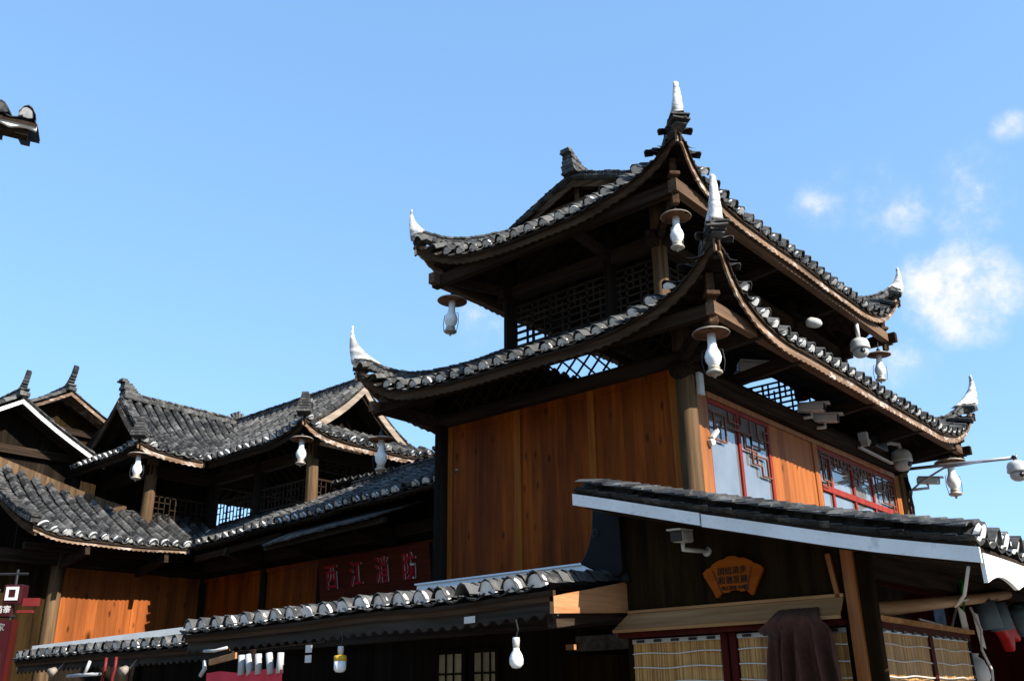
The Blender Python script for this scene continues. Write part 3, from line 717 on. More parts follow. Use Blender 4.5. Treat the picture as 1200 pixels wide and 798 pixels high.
# upper storey: posts, lattice, beams
for x, y, m in ((WX, -.36, 'post'), (-8.28, 1.0, 'post'), (WX, 1.0, 'postdark'), (-9.9, 1.0, 'postdark'), (-8.28, 3.2, 'postdark'), (-13.5, -.36, 'postdark')):
    Wp('post', m, lambda q: log(q, x, y, 4.55, 6.1, .115, .105), smooth=True)
def fret(q, A, B, z0, z1, s=.11):
    A, B = V(A), V(B); L = (B-A).length; U = (B-A)/L; n = int(L/s); m = int((z1-z0)/s)
    for z in (z0, z1): q.beam(A+Z*z, B+Z*z, .035, .035)
    for i in range(n+1):
        p = A+U*(L*i/n)
        q.beam(p+Z*z0, p+Z*z1, .03 if i % 4 == 0 else .018, .03 if i % 4 == 0 else .018)
    for j in range(1, m):
        z = z0+(z1-z0)*j/m
        for i in range(n):
            if (i*3+j*5) % 4: q.beam(A+U*(L*i/n)+Z*z, A+U*(L*(i+1)/n)+Z*z, .018, .018)
Wp('lattice_screen', 'dark_y', lambda q: fret(q, (WX, -.25, 0), (WX, .9, 0), 4.85, 5.32))
Wp('lattice_screen', 'dark', lambda q: fret(q, (WX+.1, 1.0, 0), (-10.0, 1.0, 0), 4.85, 5.32))
Wp('lattice_screen', 'dark', lambda q: fret(q, (-9.8, 1.0, 0), (-8.4, 1.0, 0), 4.95, 5.35))
Wp('lattice_screen', 'dark_y', lambda q: fret(q, (-8.28, 1.1, 0), (-8.28, 3.1, 0), 5.0, 5.35))
Wp('lattice_screen', 'dark', lambda q: fret(q, (-13.5, 3.4, 0), (-8.3, 3.4, 0), 4.6, 5.4, .16))
def scroll(q):
    for i in range(9):
        p = V((-8.28, 1.15+i*.2, 5.62)); q.tube([p+Y*(.085*(1-k/14)*math.cos(k*.75))+Z*(.085*(1-k/14)*math.sin(k*.75)) for k in range(12)], .013, 5)
    q.beam((-8.28, 1.05, 5.74), (-8.28, 3.1, 5.74), .04, .04); q.beam((-8.28, 1.05, 5.52), (-8.28, 3.1, 5.52), .03, .03)
sc_ = Wp('carved_frieze', 'dark_y', scroll)
for a, c, m in (((WX, -.5, 5.78), (WX, 3.4, 5.78), 'dark_y'), ((-11.6, 1.0, 5.8), (-8.1, 1.0, 5.8), 'dark'), ((-8.28, .9, 5.86), (-8.28, 3.4, 5.86), 'dark_y'), ((-13.6, -.36, 5.78), (-11.4, -.36, 5.78), 'dark'), ((-13.6, 3.4, 5.78), (-8.2, 3.4, 5.78), 'dark')):
    Wp('upper_beam', m, lambda q: q.beam(a, c, .12, .2))
Wp('back_wall', 'dark_z', lambda q: (q.box((-13.6, -.4, 4.3), (-13.5, 2.3, 6.15))))
# upper roofs
up_ = lambda d: .52*d+.17*d*d
zu = 5.98
UB = Side((-10.75, .35), X, Y, 3.02, zu, up_, (0, .28), 1.3, (0, .06), 1.2, .03)     # facing the court
UBe = Side((-7.73, .35), Y, -X, 3.3, zu, up_, (.28, .28), 1.3, (.06, .06), 1.2, .03)
UA = Side((-10.75, -1.05), Y, -X, 1.4, zu, up_, (.16, 0), 1.0, (.06, 0), 1.0, .03)
UAs = Side((-14.1, -1.05), X, Y, 3.35, zu, up_, (.25, .16), 1.2, (.06, .06), 1.0, .03)
UAw = Side((-14.1, 4.0), -Y, X, 5.05, zu, up_, (0, .25), 1.2, (0, .06), 1.0, .03)
UBn = Side((-7.73, 3.65), -X, -Y, 6.3, zu, up_, (.28, 0), 1.3, (.06, 0), 1.2, .03)
mt, me, md = MB(), MB(), MB()
def rf(S, a0, a1, lo, hi, pitch=.21, ends=True): tiles(mt, me, S, a0, a1, lo, hi, pitch, ends=ends, endr=1.2); deck(md, S, a0, a1, lo, hi)
hb = 1.65; gB, gA = .55, .42
rf(UB, -1.7, 3.08, lambda a: max(UB.d0(a), -a), lambda a: (hb if a < 3.02-gB+.12 else min(hb, 3.02-a)))
rf(UBe, -.06, 3.36, UBe.d0, lambda a: min(gB, a, 3.3-a))
rf(UA, -.06, 3.05, lambda a: UA.d0(a) if a < 1.4 else a-1.4, lambda a: (a if a < gA-.1 else 1.68))
rf(UAs, -.06, 3.41, UAs.d0, lambda a: min(gA, a, 3.35-a))
rf(UAw, -.06, 5.1, UAw.d0, lambda a: (5.05-a if a > 5.05-gA+.1 else 1.68), ends=False)
rf(UBn, -.06, 6.3, UBn.d0, lambda a: (a if a < gB-.12 else hb), ends=False)
wu = mt.build('upper_roof', 'tile', wing); md.build('roof_deck', 'dark', wu); me.build('plastered_tile_end', 'plaster', wu)['kind'] = 'stuff'
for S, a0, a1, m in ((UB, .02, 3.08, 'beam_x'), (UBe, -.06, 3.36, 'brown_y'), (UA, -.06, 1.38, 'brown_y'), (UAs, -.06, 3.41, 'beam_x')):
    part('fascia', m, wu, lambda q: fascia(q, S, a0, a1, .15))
zt = zu+up_(1.66)
# gable towards the right (B) with pale bargeboards, gable towards the viewer (A)
M['barge'] = wood('pale_weathered_bargeboard', (.22, .16, .115), (.43, .34, .26), 'y', .75, .2, 8, stain=.6)
def verge_on(S, a, d0, d1, o, m='barge', h=.15):
    n = 6
    def f(q):
        for i in range(n):
            p, r = S(a, d0+(d1-d0)*i/n, -.01), S(a, d0+(d1-d0)*(i+1)/n, -.01)
            q.hexa([p-Z*h, p+S.U*o-Z*h, r+S.U*o-Z*h, r-Z*h, p, p+S.U*o, r+S.U*o, r])
    part('bargeboard', m, wu, f)
    mr = MB(); ridge(mr, [S(a-o*2, d0+(d1-d0)*q/6, .03) for q in range(7)], .15, .09); mr.build('verge_ridge', 'tile', wu)
verge_on(UB, 3.02-gB+.14, .42, hb, .04); verge_on(UBn, gB-.14, .42, hb, -.04)
verge_on(UA, gA-.12, .34, 1.68, -.04, 'brown_y'); verge_on(UAw, 5.05-gA+.12, .34, 1.68, .04, 'brown_x')
part('gable_wall', 'dark_z', wu, lambda q: q.prism([(-1.25, zu+.15), (1.25, zu+.15), (0, zt-.1)], (-8.75, 2.0, 0), Y, Z, .04))
part('gable_wall', 'dark_z', wu, lambda q: q.prism([(-1.3, zu+.15), (1.3, zu+.15), (0, zt-.1)], (-12.43, -.25, 0), X, Z, .04))
part('gable_strut', 'post', wu, lambda q: log(q, -8.5, 1.35, zu+.28, zu+.72, .06, .05, 8), smooth=True)
mr = MB(); ridge(mr, [(-12.43, -.72+4.5*q/10, zt+.02+.03*(1-q/10)) for q in range(11)], .19, .15); ridge_block(mr, (-12.43, -.70, zt+.06), (0, -1, 0), .95); mr.build('main_ridge', 'tile', wu)
mr = MB(); ridge(mr, [(-12.4+4.15*q/10, 2.0, zt+.02) for q in range(11)], .19, .15); stepped_end(mr, (-8.2, 2.0, zt+.08), (1, 0, 0), .6); mr.build('main_ridge', 'tile', wu)
mr = MB()
for i in range(5): mr.beam((-12.4, 2.0+.05*(i-2), zt+.15), (-12.42, 2.0+.09*(i-2), zt+.36-.04*abs(i-2)), .07, .05, (0, 1, 0))
mr.build('ridge_finial', 'tile', wu)
for S, sx, sy, dm in ((UBe, 1, -1, gB), (UA, 1, -1, gA), (UAs, -1, -1, gA)):
    Dv = V((sx, sy, 0)).normalized(); mr = MB()
    pts = [S(t, t, .03) for t in [-.06+(dm+.06)*q/5 for q in range(6)]]
    ridge(mr, pts, .18, .13); c0 = pts[0]
    for i in range(7): mr.beam(c0-Dv*.16+Z*(.05+i*.055), c0+Dv*(.12-.012*i)+Z*(.06+i*.055), .26-.024*i+rng.uniform(-.02, .02), .042)
    mr.build('hip_ridge', 'tile', wu)
mr = MB(); stepped_end(mr, UB(1.85, 1.0, .05), (.6, -.6, 0), .45); mr.build('ridge_finial', 'tile', wu)

# ================================================================== gabled neighbours beyond the wing
def gable_house(name, label, x, yc, hw, zap, rise, L, wall_m, barge_m, floor, orn=.7, group=None, drop=0):
    h = empty(name, (x-L/2, yc, 0), label, 'house', group)
    pr = lambda d: (rise/hw)*d*.85+(rise/hw/hw)*.15*d*d
    z0 = zap-pr(hw)
    Sr = Side((x, yc+hw), -X, -Y, L, z0, pr, (0, 0), wob=.03); Sl = Side((x-L, yc-hw), X, Y, L, z0, pr, (0, 0), wob=.03)
    mt, me, md = MB(), MB(), MB()
    for S in (Sr, Sl): tiles(mt, me, S, 0, L, lambda a: 0, lambda a: hw, .22); deck(md, S, 0, L, lambda a: 0, lambda a: hw)
    r = mt.build('roof', 'tile', h); md.build('roof_deck', 'brown_y' if barge_m != 'board_w' else 'dark', r); me.build('plastered_tile_end', 'plaster', r)['kind'] = 'stuff'
    def bb(S, a, o):
        def f(q):
            for i in range(5):
                p, t = S(a, hw*i/5, -.03), S(a, hw*(i+1)/5, -.03)
                q.hexa([p-Z*.08, p+S.U*o-Z*.08, t+S.U*o-Z*.08, t-Z*.08, p, p+S.U*o, t+S.U*o, t])
        part('bargeboard', barge_m, r, f)
    bb(Sr, 0, -.04); bb(Sl, L, .04)
    mr = MB(); ridge(mr, [(x-L*q/8+.05, yc, zap+.02) for q in range(9)], .2, .16); stepped_end(mr, (x+.03, yc, zap+.12), (1, 0, 0), orn); mr.build('main_ridge', 'tile', r)
    part('gable_wall', wall_m, h, lambda q: q.prism([(-hw+.25, floor), (hw-.25, floor), (hw-.25, z0+.05), (0, zap-.15), (-hw+.25, z0+.05)], (x-.55, yc, 0), Y, Z, .06))
    part('side_wall', wall_m, h, lambda q: (q.box((x-L+.2, yc+hw-.32, floor), (x-.6, yc+hw-.26, z0)), q.box((x-L+.2, yc-hw+.26, floor), (x-.6, yc-hw+.32, z0))))
    part('gable_post', 'postdark', h, lambda q: (log(q, x-.5, yc-hw+.3, floor, z0+.1, .1, .09), log(q, x-.5, yc+hw-.3, floor, z0+.1, .1, .09)), smooth=True) if False else None
    for s in (-1, 1): part('post', 'postdark', h, lambda q: log(q, x-.48, yc+s*(hw-.3), floor, z0+.1, .1, .09), smooth=True)
    part('tie_beam', 'dark_y', h, lambda q: q.beam((x-.46, yc-hw+.2, z0+.08), (x-.46, yc+hw-.2, z0+.08), .1, .16))
    return h
gable_house('gabled_house', 'dark gabled house with white bargeboards at the left edge, behind the wing', -12.9, -2.40, 1.75, 7.1, 1.0, 4.5, 'dark_z', 'board_w', 0)
gable_house('gabled_house', 'brown gabled house peeking above the white-edged gable, farthest back', -17.0, .20, 1.75, 8.75, .95, 4.0, 'stallwall', 'brown_y', 0, .9)

# ================================================================== tiled canopies along the shop fronts
def canopy(name, label, S, a1, dm, fh, scal, endr=1.0, pitch=.25):
    top = empty(name, S(a1/2, 0), label, 'canopy', 'tiled canopies over the shop fronts')
    mt, me, md = MB(), MB(), MB()
    tiles(mt, me, S, 0, a1, lambda a: 0, lambda a: dm, pitch, .10, endr=endr); deck(md, S, 0, a1, lambda a: 0, lambda a: dm)
    r = mt.build('roof', 'tile', top); md.build('roof_deck', 'dark', r); me.build('plastered_tile_end', 'plaster', r)['kind'] = 'stuff'
    part('eave_board', 'brown_x', top, lambda q: fascia(q, S, 0, a1, .075, .02, .2, 0, .03, -.015))
    part('valance', 'plank_dk', top, lambda q: fascia(q, S, 0, a1, fh, .06, scal, .045, .02, -.08))
    return top
M['plank_dk'] = wood('grey_scalloped_board', (.030, .025, .021), (.085, .073, .062), 'x', .9, .04, 8, stain=.6)
cp = lambda d: .105*d+.006*d*d
SC2 = Side((-3.62, -3.95), X, Y, 4.7, lambda a: 2.245+.012*a, cp, (0, 0), wob=.02)
can2 = canopy('tiled_canopy', 'longer tiled canopy with big white tile ends and a scalloped valance below the tower wall', SC2, 4.7, 2.35, .13, .13, 1.12, .235)
part('end_board', 'plank_y', can2, lambda q: q.hexa([(1.05, -3.93, 2.14), (1.085, -3.93, 2.14), (1.085, -2.9, 2.20), (1.05, -2.9, 2.20), (1.05, -3.93, 2.255), (1.085, -3.93, 2.255), (1.085, -2.9, 2.44), (1.05, -2.9, 2.44)]))
part('flashing', 'sheet', can2, lambda q: (q.box((-2.72, -1.62, 2.45), (.42, -1.60, 2.82)), q.box((-2.74, -1.64, 2.815), (.43, -1.59, 2.832))))
part('rafter', 'dark_y', can2, lambda q: q.beam((1.0, -3.85, 2.10), (1.0, -1.5, 2.42), .08, .1))
SC1 = Side((-9.45, -3.15), X, Y, 5.4, lambda a: 2.215, lambda d: .10*d+.01*d*d, (0, 0), wob=.02)
can1 = canopy('tiled_canopy', 'shorter lower tiled canopy with a white strip along its top, at the far left', SC1, 5.4, 1.35, .12, .13, 1.0, .24)
part('flashing', 'board_w', can1, lambda q: q.beam((-9.5, -2.9, 2.375), (-4.2, -1.75, 2.60), .03, .085))
part('end_board', 'brown_y', can1, lambda q: q.beam((-9.46, -3.1, 2.14), (-9.46, -1.8, 2.42), .03, .16))
# shop front under the canopies
shop = empty('shop_house', (-4.2, -1.2, 0), 'dark timber shop front with lattice windows under the tiled canopies', 'shop front')
part('wall', 'dark_z', shop, lambda q: q.box((-9.6, -1.25, 0), (1.05, -1.2, 2.44)))
part('lintel', 'dark', shop, lambda q: q.beam((-9.6, -1.3, 2.3), (1.05, -1.3, 2.34), .1, .16))
for x in (-9.4, -6.2): part('post', 'postdark', shop, lambda q: log(q, x, -1.34, 0, 2.4, .08, .075, 10), smooth=True)
for x0, x1 in ((-2.75, -2.28), (-2.2, -1.78)):
    wn = part('window', 'dark_z', shop, lambda q: (q.box((x0, -1.29, 1.0), (x0+.05, -1.25, 2.12)), q.box((x1-.05, -1.29, 1.0), (x1, -1.25, 2.12)), q.box((x0+.05, -1.29, 2.07), (x1-.05, -1.25, 2.12))))
    part('curtain', 'curtain', wn, lambda q: q.box((x0+.05, -1.268, 1.0), (x1-.05, -1.262, 2.07)))
    part('lattice', 'dark_z', wn, lambda q: [q.box((x0+.05+.36*i/3-.008, -1.286, 1.7), (x0+.05+.36*i/3+.008, -1.272, 2.07)) for i in (1, 2)]+[q.box((x0+.05, -1.284, 1.85), (x1-.05, -1.274, 1.87))])
part('board', 'stallwall', shop, lambda q: q.box((-.75, -1.40, 1.2), (.9, -1.37, 1.98)), label='brown boarding')
part('board', 'plank_gray', shop, lambda q: q.box((-.62, -1.44, 2.02), (.05, -1.41, 2.16)), label='grey plank')
part('board', 'plank_y', shop, lambda q: q.beam((-.70, -1.48, 2.06), (-.60, -1.48, 2.06), .04, .05), label='short orange block')

# ================================================================== the stall in front of the tower
stall = empty('timber_stall', (2.0, -1.0, 0), 'dark boarded lean-to stall with a white-edged tiled roof in front of the tower', 'stall')
St = lambda n, m, f, **k: part(n, m, stall, f, **k)
SS = Side((3.74, -3.53), Y, -X, 11.2, 2.365, lambda d: .222*d+.010*d*d-.006*math.sin(d*2.2), (0, 0), wob=.018)
mt, me, md = MB(), MB(), MB()
tiles(mt, me, SS, 0, 11.2, lambda a: 0, lambda a: 2.70, .24, .09, endr=1.1); deck(md, SS, 0, 11.2, lambda a: 0, lambda a: 2.70)
# a second row of loose tiles stacked along the verge
for i in range(30):
    d = .02+2.62*i/30; n = SS.nrm(.05, d)
    for a, z in ((.04, .075), (.16, .095)):
        arc_tile(mt, SS(a+rng.uniform(-.02, .02), d)+n*(z+.02), SS(a, d+.16)+n*z, SS.U, n, n, .10, .035, 1, .016)
sr = mt.build('roof', 'tile', stall); md.build('roof_deck', 'dark', sr); me.build('plastered_tile_end', 'plaster', sr)['kind'] = 'stuff'
def vboard(q, d0, d1, y, top, h, th):
    n = 6
    for i in range(n):
        p, r = SS(0, d0+(d1-d0)*i/n), SS(0, d0+(d1-d0)*(i+1)/n); p.y = r.y = y
        q.hexa([p+Z*(top-h), p+Z*(top-h)-Y*th, r+Z*(top-h)-Y*th, r+Z*(top-h), p+Z*top, p+Z*top-Y*th, r+Z*top-Y*th, r+Z*top])
part('bargeboard', 'board_w', stall, lambda q: vboard(q, -.03, 1.66, -3.545, -.022, .085, .022), label='long right-hand length of the white bargeboard')
part('bargeboard', 'board_w', stall, lambda q: vboard(q, 1.672, 2.73, -3.55, -.017, .085, .022), label='short left-hand length of the white bargeboard')
part('verge_board', 'dark', stall, lambda q: vboard(q, -.01, 2.71, -3.525, .045, .075, .02))
part('eave_fascia', 'board_w', stall, lambda q: fascia(q, SS, 0, 11.2, .16, -.035, .62, .05, .022, -.05))
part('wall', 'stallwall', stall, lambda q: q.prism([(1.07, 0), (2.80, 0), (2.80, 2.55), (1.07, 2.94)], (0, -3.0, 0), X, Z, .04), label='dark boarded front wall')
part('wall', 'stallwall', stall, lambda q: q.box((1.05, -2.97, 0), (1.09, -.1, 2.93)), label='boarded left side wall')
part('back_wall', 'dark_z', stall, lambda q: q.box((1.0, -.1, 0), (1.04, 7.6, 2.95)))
part('cross_beam', 'dark_y', stall, lambda q: q.beam((2.86, -3.0, 2.40), (2.86, 7.5, 2.40), .09, .14))
St('corner_post', 'frame_o', lambda q: q.box((2.79, -3.06, 0), (2.87, -2.97, 2.5)), bevel=.006)
St('corner_post', 'stallwall', lambda q: q.box((2.872, -3.03, 0), (2.96, -2.95, 2.45)), bevel=.006)
St('batten', 'frame_o', lambda q: q.beam((2.735, -3.035, 2.18), (2.70, -3.035, 2.46), .03, .03, (0, 1, 0)))
for y in (-1.0, 1.5, 4.2, 7.0): St('post', 'postdark', lambda q: log(q, 2.86, y, 0, 2.4, .06, .055, 10), smooth=True)
St('inner_wall', 'darkred', lambda q: q.box((1.6, 1.6, 0), (2.8, 1.64, 2.6)))
St('inner_wall', 'darkred', lambda q: q.beam((2.2, -2.9, 2.62), (2.2, 1.6, 2.62), .03, .3))
St('shelf', 'dark_y', lambda q: q.box((2.45, -.85, 1.60), (2.8, 1.5, 1.64)))
St('window_head', 'hood', lambda q: q.beam((2.90, -2.96, 2.045), (2.90, -.98, 2.03), .12, .03), label='pale rail above the side blinds')
St('window_frame', 'darkred', lambda q: (q.beam((2.89, -2.94, 2.005), (2.89, -.98, 1.99), .06, .05)))
St('window_frame', 'darkred', lambda q: q.box((2.865, -1.94, .8), (2.915, -1.87, 1.97)))
# front window hood and frame
hd = part('window_hood', 'hood', stall, lambda q: q.hexa([(1.045, -3.17, 2.065), (2.775, -3.17, 2.065), (2.775, -3.155, 2.05), (1.045, -3.155, 2.05), (1.10, -3.035, 2.185), (2.765, -3.035, 2.185), (2.765, -3.02, 2.18), (1.10, -3.02, 2.18)]), label='sloping pale board hood over the front window')
part('lip', 'hood', hd, lambda q: q.box((1.04, -3.178, 2.04), (2.78, -3.15, 2.062)))
part('lip', 'hood', hd, lambda q: q.box((1.095, -3.05, 2.182), (2.77, -3.02, 2.202)))
St('window_frame', 'darkred', lambda q: q.box((1.06, -3.14, 2.005), (2.77, -3.02, 2.038)))
for x in (1.868, 1.934): St('window_frame', 'darkred', lambda q: q.box((x, -3.07, .8), (x+.052, -3.01, 2.003)), bevel=.004)
# dark curved bracket board under the roof's upper end
def curl(q):
    pts = [(.84, 3.0), (.83, 2.85), (.80, 2.74), (.76, 2.66), (.70, 2.585)]
    pts += [(.80, 2.535), (.93, 2.48), (1.06, 2.45), (1.10, 2.50), (1.10, 2.93)]
    q.prism(list(reversed(pts)), (0, -3.06, 0), X, Z, .07)
cb = St('curved_bracket', 'tarp', curl, bevel=.01, label='glossy black curved bracket board with a curl')
part('curl', 'wire', cb, lambda q: q.tube([(.865+.032*(1-k/26)*math.cos(k*.55), -3.10, 2.80+.042*(1-k/26)*math.sin(k*.55)) for k in range(22)], .006, 6))
St('tile_pipe', 'tarp', lambda q: q.tube([(.92, -3.0, 2.40), (1.05, -3.02, 2.44), (1.12, -3.02, 2.47)], .05, 10), smooth=True)

# ================================================================== oil-lamp lanterns
def make_lantern():
    o = empty('lantern', (0, 0, 0), 'x', 'lantern', 'white oil-lamp style lanterns under the eaves')
    def p(n, m, f, par=o, sm=True): return part(n, m, par, f, sm)
    p('hook', 'wire', lambda q: (q.tube([(0, 0, .10), (0, 0, .0), (0, 0, -.06)], .008, 6), q.lathe([(.02, -.075), (.035, -.06), (.03, -.02), (.012, 0)], n=12)))
    sh = p('shade', 'shade', lambda q: q.lathe([(.197, -.128), (.199, -.122), (.185, -.108), (.12, -.088), (.05, -.07), (.03, -.062)], n=28))
    p('shade_underside', 'rust', lambda q: q.lathe([(.03, -.112), (.12, -.121), (.192, -.1275), (.19, -.130), (.04, -.126)], n=28), sh)
    p('glass_chimney', 'milk', lambda q: q.lathe([(.046, -.13), (.045, -.24), (.052, -.29), (.076, -.335), (.088, -.385), (.082, -.43), (.058, -.475), (.046, -.495)], n=24))
    bs = p('lamp_base', 'brass', lambda q: q.lathe([(.05, -.49), (.062, -.50), (.062, -.515), (.05, -.525), (.085, -.545), (.088, -.56), (.07, -.575), (.02, -.585), (.014, -.61), (.002, -.62)], n=20))
    p('wire_guard', 'wire', lambda q: [q.tube([(s*.03, 0, -.14), (s*.055, 0, -.30), (s*.105, 0, -.31), (s*.118, 0, -.44), (s*.10, 0, -.545), (s*.07, 0, -.555)], .0045, 5) for s in (-1, 1)], bs)
    return o
LANT = [((.875, -.86, 5.27), 1.0, .5, 'large white lantern under the tower\'s lower near corner, in front of the log post'),
        ((.36, -.46, 7.00), .92, 1.4, 'white lantern under the tower\'s upper near corner, below the highest horn'),
        ((-3.34, -.45, 7.03), 1.08, .2, 'lantern hanging against the sky under the upper roof\'s left corner'),
        ((-4.16, -.98, 5.03), .95, 1.0, 'pale lantern under the lower roof\'s left corner, in front of the wing roofs'),
        ((.36, 5.98, 7.0), 1.0, .7, 'flat-shaded lantern under the upper roof\'s far right corner, half hidden by tiles'),
        ((.78, 7.35, 5.36), 1.25, .9, 'wire-guarded lantern hanging beside the long camera pole, below the far right corner'),
        ((-10.86, -.98, 5.99), 1.0, 1.0, 'bright white lantern at the wing\'s left corner, above the sunlit post base'),
        ((-7.86, .42, 6.0), 1.0, .3, 'white lantern at the wing\'s projecting corner, beside the second sunlit post')]
lan0 = make_lantern()
for i, (p, sc, rz, lab) in enumerate(LANT):
    o = lan0 if i == 0 else copy_tree(lan0)
    o.location = p; o.scale = (sc,)*3; o.rotation_euler = (rng.uniform(-.05, .05), rng.uniform(-.05, .05), rz); o['label'] = lab

# ================================================================== surveillance cameras
def dome_cam(loc, s, lab, face, arm):
    o = empty('dome_camera', loc, lab, 'camera', 'surveillance cameras')
    L = V(loc); f = V(face).normalized()
    part('housing', 'cam_w', o, lambda q: q.lathe([(r*s, L.z+z*s) for r, z in ((.50, -.62), (.52, -.58), (.50, -.50), (.49, -.30), (.42, -.12), (.26, -.02), (.12, 0))], (L.x, L.y, 0), 24), True)
    hd = part('head', 'cam_w', o, lambda q: q.lathe([(r*s, L.z+z*s) for r, z in ((.08, -1.09), (.25, -1.04), (.38, -.92), (.42, -.78), (.40, -.63))], (L.x, L.y, 0), 22), True)
    part('lens', 'black', hd, lambda q: q.tube([L+f*.30*s-Z*.80*s, L+f*.445*s-Z*.81*s], .13*s, 14), True)
    part('arm', 'cam_w', o, lambda q: q.tube([V(a) for a in arm], .11*s, 10), True)
    return o
def bullet_cam(loc, d, base, s, lab, m='cam_w'):
    o = empty('bullet_camera', loc, lab, 'camera', 'surveillance cameras'); L = V(loc); d = V(d).normalized()
    sd = d.cross(Z).normalized(); u = sd.cross(d)
    h = part('housing', m, o, lambda q: q.beam(L-d*.17*s, L+d*.15*s, .115*s, .10*s), bevel=.02*s)
    part('hood', m, h, lambda q: q.beam(L-d*.15*s+u*.057*s, L+d*.21*s+u*.057*s, .13*s, .014*s))
    part('lens', 'black', h, lambda q: q.beam(L+d*.14*s, L+d*.158*s, .108*s, .094*s), bevel=.02*s)
    part('bracket', m, o, lambda q: (q.tube([L-d*.02*s-u*.05*s, L-u*.11*s, V(base)], .022*s, 8), q.tube([V(base), V(base)+(V(base)-L).normalized()*.02], .045*s, 12)), True)
    return o
bullet_cam((.30, 2.98, 5.30), (.93, .22, -.10), (.10, 2.92, 5.17), 1.12, 'upper left of the two bullet cameras side by side on the log beam')
bullet_cam((.30, 3.42, 5.24), (.93, .22, -.12), (.10, 3.36, 5.12), 1.12, 'lower right of the two bullet cameras side by side on the log beam')
bullet_cam((.10, 1.75, 5.62), (.7, .5, -.1), (.02, 1.42, 5.46), 1.35, 'bullet camera in the open lattice over the first window, against the sky')
bullet_cam((.42, 7.25, 4.93), (.92, .2, -.12), (.14, 7.14, 4.80), 1.1, 'small bullet camera on the far right post below the camera pole')
bullet_cam((1.74, -3.26, 2.66), (.20, -.95, -.10), (1.80, -3.03, 2.575), .8, 'white-hooded bullet camera under the stall\'s white bargeboard')
dome_cam((.30, 6.42, 5.34), .33, 'dome camera on a bracket at the end of the log beam, by the window corner', (1, -.3, 0), [(.30, 6.42, 5.32), (.30, 6.40, 5.42), (.20, 6.25, 5.44), (.10, 6.0, 5.36)])
pe = V((1.86, 6.95, 5.03))
dome_cam(pe-Z*.05, .30, 'silver dome camera at the outer end of the long pole, against the sky', (.6, -.8, 0), [pe-Z*.06, pe+Z*.04])
dome_cam((.38, 5.05, 6.90), .30, 'grey dome camera hanging under the upper roof\'s far right eave', (.6, -.8, 0), [(.38, 5.05, 6.90), (.38, 5.05, 7.18)])
cp_ = empty('camera_pole', (.15, 7.1, 5.1), 'long galvanised pole with a curved stay reaching out from the tower\'s far right post', 'pole')
part('pole', 'metal', cp_, lambda q: q.tube([(.05, 7.12, 5.16), pe], .028, 10), True)
part('stay', 'metal', cp_, lambda q: q.tube([(.10, 7.1, 4.74), (.35, 7.08, 4.90), (.75, 7.04, 5.06), (1.45, 6.98, 5.06)], .018, 8), True)
part('pole_cap', 'black', cp_, lambda q: q.tube([pe-X*.03+Z*.0, pe+X*.03+Z*.0], .045, 10), True)
lm = empty('oval_lamp', (.15, 3.75, 6.9), 'cream oval lamp under the upper eave beside a dark beam', 'lamp')
part('lamp_shell', 'cam_w', lm, lambda q: q.tube([(.06+.22*t, 3.78+.08*t, 6.90-.07*t) for t in (0, .03, .12, .3, .6, .85, .96, 1)], [.02, .045, .07, .08, .078, .06, .03, .01], 16), True)
part('lamp_stem', 'wire', lm, lambda q: q.tube([(.1, 3.8, 6.9), (-.1, 3.8, 7.1)], .02, 6))
jb = empty('cable_tray', (.14, 5.6, 5.2), 'white cable tray and black junction box on the log beam beside the dome camera', 'cable box')
part('box', 'black', jb, lambda q: q.box((.16, 5.30, 5.20), (.30, 5.85, 5.36)), bevel=.01)
part('tray', 'cam_w', jb, lambda q: q.beam((.24, 4.75, 5.08), (.24, 6.1, 5.06), .05, .025))
part('mount', 'cam_w', jb, lambda q: (q.box((.14, 5.02, 5.16), (.28, 5.10, 5.38)), q.box((.14, 5.10, 5.24), (.24, 5.30, 5.30))), bevel=.008)
b = MB(); b.box((.15, .03, 4.84), (.21, .14, 5.12)); o = b.build('access_point', 'cam_w', bevel=.02); tag(o, 'slim white box fixed to the top of the pale corner log', 'wifi box')
b = MB(); b.beam((.06, .46, 4.42), (.06, .62, 4.55), .06, .05); b.beam((.05, .42, 4.36), (.05, .52, 4.40), .06, .08); o = b.build('white_bracket', 'cam_w', bevel=.012); tag(o, 'small white bracket clipped to the window edge beside the corner log', 'bracket')
b = MB()
for k in range(6): b.tube([(.12+.02*math.sin(k*2), 7.05+.03*math.cos(k*1.7), 5.0), (.16+.04*math.sin(k), 7.0+.04*k/6, 4.75), (.12+.05*math.cos(k*2.3), 7.05, 4.5), (.13, 7.04, 3.9)], .012, 5)
o = b.build('cable_bundle', 'wire', None, True); tag(o, 'tangled black and white cables hanging down the tower\'s far right post', 'cables')

# ================================================================== signs
sg = empty('name_board', (-6.3, .92, 3.1), 'red-brown board with red Chinese characters under the plank awning', 'sign')
xl, xr = -7.66, -5.0
part('board', 'sign', sg, lambda q: q.hexa([(xl, .86, 3.13), (xr, .86, 3.13), (xr, .93, 3.13), (xl, .93, 3.13), (xl, .76, 3.83), (xr, .76, 3.83), (xr, .83, 3.83), (xl, .83, 3.83)]), bevel=.01)
yv = V((0, -.10, .70)).normalized()
for k, ch in enumerate('西江消防'):
    c = V((-7.30+(0, .62, 1.24, 1.86)[k], .798-.006, 3.48))
    lt = text_mb(ch, .44, c, X, yv, .03, sx=.72, bold=.004).build('character', 'redpaint', sg)
    sh = text_mb(ch, .44, c+V((.013, .008, -.002)), X, yv, .012, sx=.72, bold=0).build('white_edge', 'whitepaint', lt)
pl = empty('fan_plaque', (2.0, -3.05, 2.22), 'orange fan-shaped wooden plaque with dark lettering on the dark stall wall', 'plaque')
pc, pw_, ph = V((2.005, -3.045, 2.375)), .236, .145
